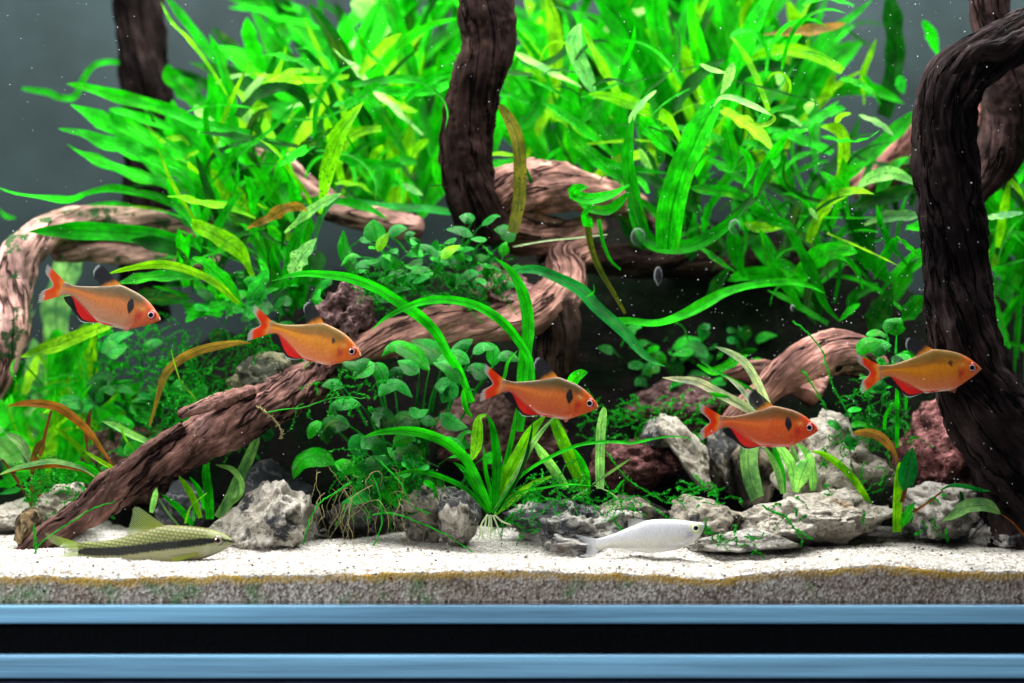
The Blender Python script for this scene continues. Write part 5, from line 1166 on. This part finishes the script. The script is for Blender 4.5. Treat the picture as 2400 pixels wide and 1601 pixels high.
    def anal(s, t, ray):
        c = mix3((.90, .12, .10), (.78, .018, .02), sm(0, .25, t))
        bw = lerp(.30, .80, s ** 1.5 if s < 1 else 1); blk = sm(bw + .06, bw - .02, t); 
        edge = lerp(.12, .76, sm(0, .5, s)); c = mix3(c, (.012, .01, .014), sm(edge - .05, edge + .04, t))
        wh = sm(.93, .97, t) * sm(.45, .7, s); c = mix3(c, (.88, .9, .92), wh)
        return (*[x * lerp(.78, 1.1, ray) for x in c], .97)
    fin('anal_fin', root, [(620, -655), (700, -672), (850, -742), (1000, -822), (1100, -882), (1205, -930)], [(500, -725), (580, -810), (730, -890), (870, -1005), (940, -1035), (1050, -1015), (1205, -950)], anal, loc, ycurve=10, nr=48)
    for sd in (-1, 1):
        fin('pelvic_fin', root, [(1480, -908), (1430, -925)], [(1205, -925), (1230, -965)], lambda s, t, r: (*(mix3((.8, .03, .03), (.88, .85, .85), sm(.55, .9, t) * sm(.3, .8, s))), .95), loc, y0=sd * 70, splay=sd * 12, nr=8)
        fin('pectoral_fin', root, [(1800, -770), (1780, -815)], [(1640, -905), (1690, -965), (1715, -960)], lambda s, t, r: (.85, .30, .22, lerp(.7, .28, t) * lerp(.7, 1, r)), loc, y0=sd * 96, splay=sd * 36, nr=14)
        eye(root, 2035, -532, 92, [(.46, (.004, .004, .005)), (.60, (.72, .66, .66)), (.92, (.55, .006, .03)), (1, (.10, .02, .03))], loc, sd, 52, 40)
    return root
copper = ((.085, .060, .018), (.66, .15, .028), (.66, .13, .05), (.74, .10, .010), (.74, .20, .035))
rosy = ((.12, .085, .04), (.62, .20, .06), (.58, .27, .15), (.74, .13, .04), (.70, .21, .03))
gold = ((.24, .13, .025), (.88, .28, .018), (.86, .25, .09), (.86, .15, .015), (.95, .38, .02))
red_c = ((.14, .060, .015), (.74, .115, .02), (.70, .11, .04), (.78, .07, .012), (.80, .18, .03))
tetra('pale rosy tetra with black blotch beside the arched root', (374.7, 751), (146.7, 673.5), .042, 3, rosy, 1, (-437, 140), 1)
tetra('yellow tetra with faint blotch above the slanting log', (846.5, 834.3), (629.4, 764.2), .040, -4, gold, 2, (-327, 236), 2)
tetra('olive-copper tetra with black blotch before the glossy clump', (1402.2, 955.3), (1175.4, 901.2), .036, 2, copper, 1, (-366, 206), 3)
tetra('bright copper-red tetra before the pale variegated grass', (1918, 1008.9), (1685.3, 987.1), .036, -2, red_c, 1, (-378, 178), 4)
tetra('golden tetra with faint blotch before the big right trunk', (2300.8, 866.2), (2058.5, 869.6), .026, 3, gold, 2, (-380, 134), 5)

# --- striped algae eater on the sand
def algae_eater():
    s0 = .22118; d = .026; k = (D + d) / D; sc = s0 * S * k
    cx, cz = 1400, -520
    root = thing('striped_fish', 'long olive fish with black side stripe resting on the sand', 'fish', W(60 + cx * s0, 1170 - cz * s0, d))
    loc = lambda x, y, z: ((x - cx) * sc, y * sc, (z - cz) * sc)
    top = [(560, -462), (600, -456), (700, -450), (900, -430), (1100, -385), (1300, -320), (1470, -277), (1600, -278), (1750, -285), (1900, -302), (2000, -330), (2080, -355), (2150, -395), (2195, -430), (2216, -448)]
    bot = [(560, -622), (600, -626), (700, -634), (850, -652), (1000, -680), (1200, -696), (1500, -702), (1700, -672), (1900, -622), (2000, -585), (2100, -540), (2170, -495), (2216, -460)]
    wt = [(0, .14), (.15, .4), (.4, .85), (.65, 1), (.85, .85), (.95, .5), (1, .15)]
    st = [(560, -560), (600, -552), (1000, -540), (1400, -488), (1850, -440), (1950, -430), (2100, -425), (2216, -450)]
    def colf(u, v):
        r = colf0(u, v); return (r[0] * .54, r[1] * .57, r[2] * .44, 1)
    def colf0(u, v):
        x = lerp(560, 2216, u); zt, zb = sinterp(top, x), sinterp(bot, x); z = lerp(zb, zt, v)
        # scale lattice
        px_, pz = x / 46, (z + .12 * x) / 36
        row = math.floor(pz); fx = (px_ + .5 * (row % 2)) % 1 - .5; fz = pz % 1 - .5
        e = sm(.30, .52, math.sqrt((fx * .9) ** 2 + fz ** 2)) * sm(2010, 1900, x)
        c = mix3((.62, .60, .42), (.52, .56, .24), sm(.35, .75, v)); c = mix3(c, (.36, .34, .16), sm(.85, 1.0, v))
        c = mix3(c, (.72, .60, .42), .6 * sm(.35, .1, v)); c = mix3(c, (.42, .58, .10), .5 * sm(1100, 600, x))
        c = mix3(c, (.05, .06, .02), e * sm(.56, .66, v) * .97); c = mix3(c, (.45, .36, .2), e * .25)
        zs = sinterp(st, x); hw = interp([(560, 22), (640, 40), (1000, 48), (1500, 46), (1880, 40), (1960, 32), (2090, 18), (2216, 14)], x)
        m = sm(hw + 10, hw - 10, abs(z - zs) + 9 * fx + 6 * fz)
        c = mix3(c, (.012, .014, .02), m * lerp(.995, .95, e))
        if x > 1960: c = mix3(c, (.50, .52, .32), .6 * (1 - m)); 
        if x > 1900 and z < -480: c = mix3(c, (.70, .72, .68), .55)
        return (*c, 1)
    fish_body('body', root, top, bot, 560, 2216, 160, colf, M_SKIN2, nx=260, na=84, to_local=loc, wtab=wt)
    mem = lambda s, t, r: (*(mix3((.28, .42, .05), (.22, .32, .12), sm(.3, 1, t))), lerp(.92, .50, sm(.25, 1, t)) * lerp(.72, 1, r))
    fin('caudal_fin', root, [(575, -462), (560, -500), (556, -545), (560, -590), (580, -622)], [(180, -342), (230, -440), (400, -545), (260, -640), (205, -728)], lambda s, t, r: (*(mix3(mem(s, t, r)[:3], (.05, .06, .04), .8 * math.exp(-((s - .5) / .08) ** 2))), mem(s, t, r)[3]), loc, ycurve=24, nr=44)
    fin('dorsal_fin', root, [(1475, -277), (1330, -312), (1200, -352), (1060, -398)], [(1190, -72), (1130, -80), (1120, -180), (1060, -392)], lambda s, t, r: (*(mix3((.34, .42, .06), (.26, .36, .16), t)), lerp(.95, .62, t) * lerp(.6, 1, r)), loc, ycurve=12, nr=40)
    for sd in (-1, 1):
        fin('pectoral_fin', root, [(1855, -545), (1850, -575)], [(1560, -605), (1558, -630), (1620, -645)], lambda s, t, r: (.30, .38, .05, .95 * lerp(.75, 1, r)), loc, y0=sd * 135, splay=sd * 60, nr=20)
        fin('pelvic_fin', root, [(1400, -690), (1330, -698)], [(1180, -735), (1220, -757), (1330, -755)], lambda s, t, r: (.34, .46, .18, lerp(.8, .45, t) * lerp(.7, 1, r)), loc, y0=sd * 90, splay=sd * 70, nr=14)
        eye(root, 2050, -430, 58, [(.46, (.004, .004, .005)), (.58, (.40, .24, .16)), (.80, (.20, .19, .12)), (1, (.03, .03, .025))], loc, sd, 88, 34)
        fin('barbel', root, [(2200, -462), (2192, -470)], [(2235, -480), (2230, -484)], lambda s, t, r: (.4, .38, .3, .9), loc, y0=sd * 20, splay=sd * 10, nr=2)
    fin('anal_fin', root, [(1000, -678), (900, -660)], [(930, -735), (960, -752), (820, -735)], lambda s, t, r: (.34, .60, .16, lerp(.7, .3, t) * lerp(.6, 1, r)), loc, nr=14)
algae_eater()
def silver_fish():
    s0 = .14887; d = .024; k = (D + d) / D; sc = s0 * S * k; cx, cz = 1350, -430
    root = thing('silver_fish', 'pale silver translucent fish hovering low over the sand', 'fish', W(1330 + cx * s0, 1190 - cz * s0, d))
    loc = lambda x, y, z: ((x - cx) * sc, y * sc, (z - cz) * sc)
    top = [(450, -490), (500, -478), (600, -452), (750, -400), (950, -318), (1100, -258), (1250, -200), (1450, -180), (1700, -184), (1850, -200), (1950, -212), (2060, -228), (2120, -240), (2160, -262)]
    bot = [(450, -650), (520, -662), (620, -640), (700, -628), (800, -632), (950, -662), (1100, -692), (1300, -712), (1500, -692), (1700, -660), (1850, -612), (2000, -530), (2080, -450), (2130, -370), (2160, -290)]
    wt = [(0, .12), (.15, .35), (.4, .8), (.65, 1), (.85, .85), (.95, .5), (1, .15)]
    def colf(u, v):
        n1 = noise.noise(Vector((u * 14, v * 8, 2))); n2 = noise.noise(Vector((u * 40, v * 6, 3)))
        c = mix3((.80, .79, .72), (.80, .82, .90), sm(.3, .7, v)); c = mix3(c, (.62, .66, .64), .5 * sm(.9, 1, v)); c = mix3(c, (.66, .68, .72), .3 * sm(.1, .4, n2))
        c = mix3(c, (.36, .35, .52), .95 * math.exp(-(((u - .852) / .042) ** 2 + ((v - .43) / .16) ** 2)) * (.8 + .6 * n1))
        c = mix3(c, (.70, .74, .50), .4 * math.exp(-(((u - .84) / .03) ** 2 + ((v - .82) / .08) ** 2)))
        c = mix3(c, (.6, .56, .66), .3 * math.exp(-(((u - .70) / .12) ** 2 + ((v - .14) / .1) ** 2)))
        q = .95 * (1 + .22 * noise.noise(Vector((u * 70, v * 30, 8)))); return (c[0] * q, c[1] * q, c[2] * q, lerp(.97, .5, sm(.4, .0, v) * sm(.85, .6, u)))
    fish_body('body', root, top, bot, 450, 2160, 125, colf, M_SKIN, nx=180, na=56, to_local=loc, wtab=wt)
    mem = lambda s, t, r: (.80, .81, .86, lerp(.85, .30, sm(.1, 1, t)) * lerp(.55, 1, r))
    fin('caudal_fin', root, [(470, -487), (455, -530), (452, -580), (470, -640), (520, -660)], [(100, -412), (170, -470), (300, -600), (270, -760), (300, -842)], mem, loc, ycurve=24, nr=44)
    fin('dorsal_fin', root, [(1255, -200), (1150, -238), (1050, -280), (960, -315)], [(1060, -160), (990, -165), (945, -172), (955, -290)], lambda s, t, r: (.66, .64, .62, lerp(.8, .35, t) * lerp(.6, 1, r)), loc, nr=24)
    fin('anal_fin', root, [(690, -630), (800, -634), (950, -662), (1080, -690)], [(760, -700), (880, -770), (1000, -810), (1110, -760)], lambda s, t, r: (.70, .70, .76, lerp(.7, .28, t) * lerp(.35, 1, r)), loc, nr=30)
    for sd in (-1, 1):
        fin('pectoral_fin', root, [(1850, -520), (1830, -560)], [(1570, -530), (1580, -560), (1640, -590)], lambda s, t, r: (.86, .88, .93, lerp(.75, .3, t) * lerp(.6, 1, r)), loc, y0=sd * 128, splay=sd * 30, nr=16)
        eye(root, 2012, -310, 78, [(.48, (.006, .008, .012)), (.74, (.84, .86, .82)), (.94, (.46, .55, .04)), (1, (.4, .42, .25))], loc, sd, 84, 36)
silver_fish()

# ------------------------------------------------------------------ specks in the water, drops on the glass
rng = random.Random(99); vs, fs = [], []
for i in range(2300):
    x = rng.uniform(0, 2400) if i % 2 else rng.triangular(900, 2400, 2200); y = rng.uniform(0, 1250) if i % 3 else rng.uniform(500, 1250)
    d = rng.uniform(.002, .05) if i % 3 else rng.uniform(.05, .12)
    octa(vs, fs, W(x, y, d), rng.choice((.00007, .00009, .00011, .00013, .00016, .00024)), rng, rng.uniform(.35, .9))
mesh_obj('floating_specks', vs, fs, M_SPECK, smooth=False, kind='stuff', label='tiny white specks drifting in the water', cat='particles')
def drop(label, x, y, w, h, tail):
    vs, fs = [], []; nr, na = 8, 24
    c = W(x, y, 0) ; c.y = -.006
    for j in range(nr + 1):
        q = j / nr; dep = .0012 * math.sqrt(max(0, 1 - q * q))
        for k in range(na):
            th = 2 * math.pi * k / na; sy = math.sin(th); taper = 1 - tail * max(0, -sy) ** 1.5
            vs.append((c.x + math.cos(th) * q * w / 2 * S * taper, c.y - dep, c.z + sy * q * h / 2 * S))
    for j in range(nr):
        for k in range(na): a = j * na + k; b = j * na + (k + 1) % na; fs.append((a, a + na, b + na, b))
    mesh_obj('water_drop', vs, fs, M_DROP, label=label, cat='drop', group='drops clinging to the front glass', origin=c)
drop('rounded clear drop on the glass before the curled blade', 1493, 557, 34, 42, .1)
drop('pointed clear drop on the glass above the dark hollow', 1540, 649, 20, 46, .75)
drop('small square-topped drop on the glass left of the shaded fern', 1718, 534, 28, 36, .15)
drop('tiny drop on the glass over the dim clump', 1852, 722, 9, 16, .3)
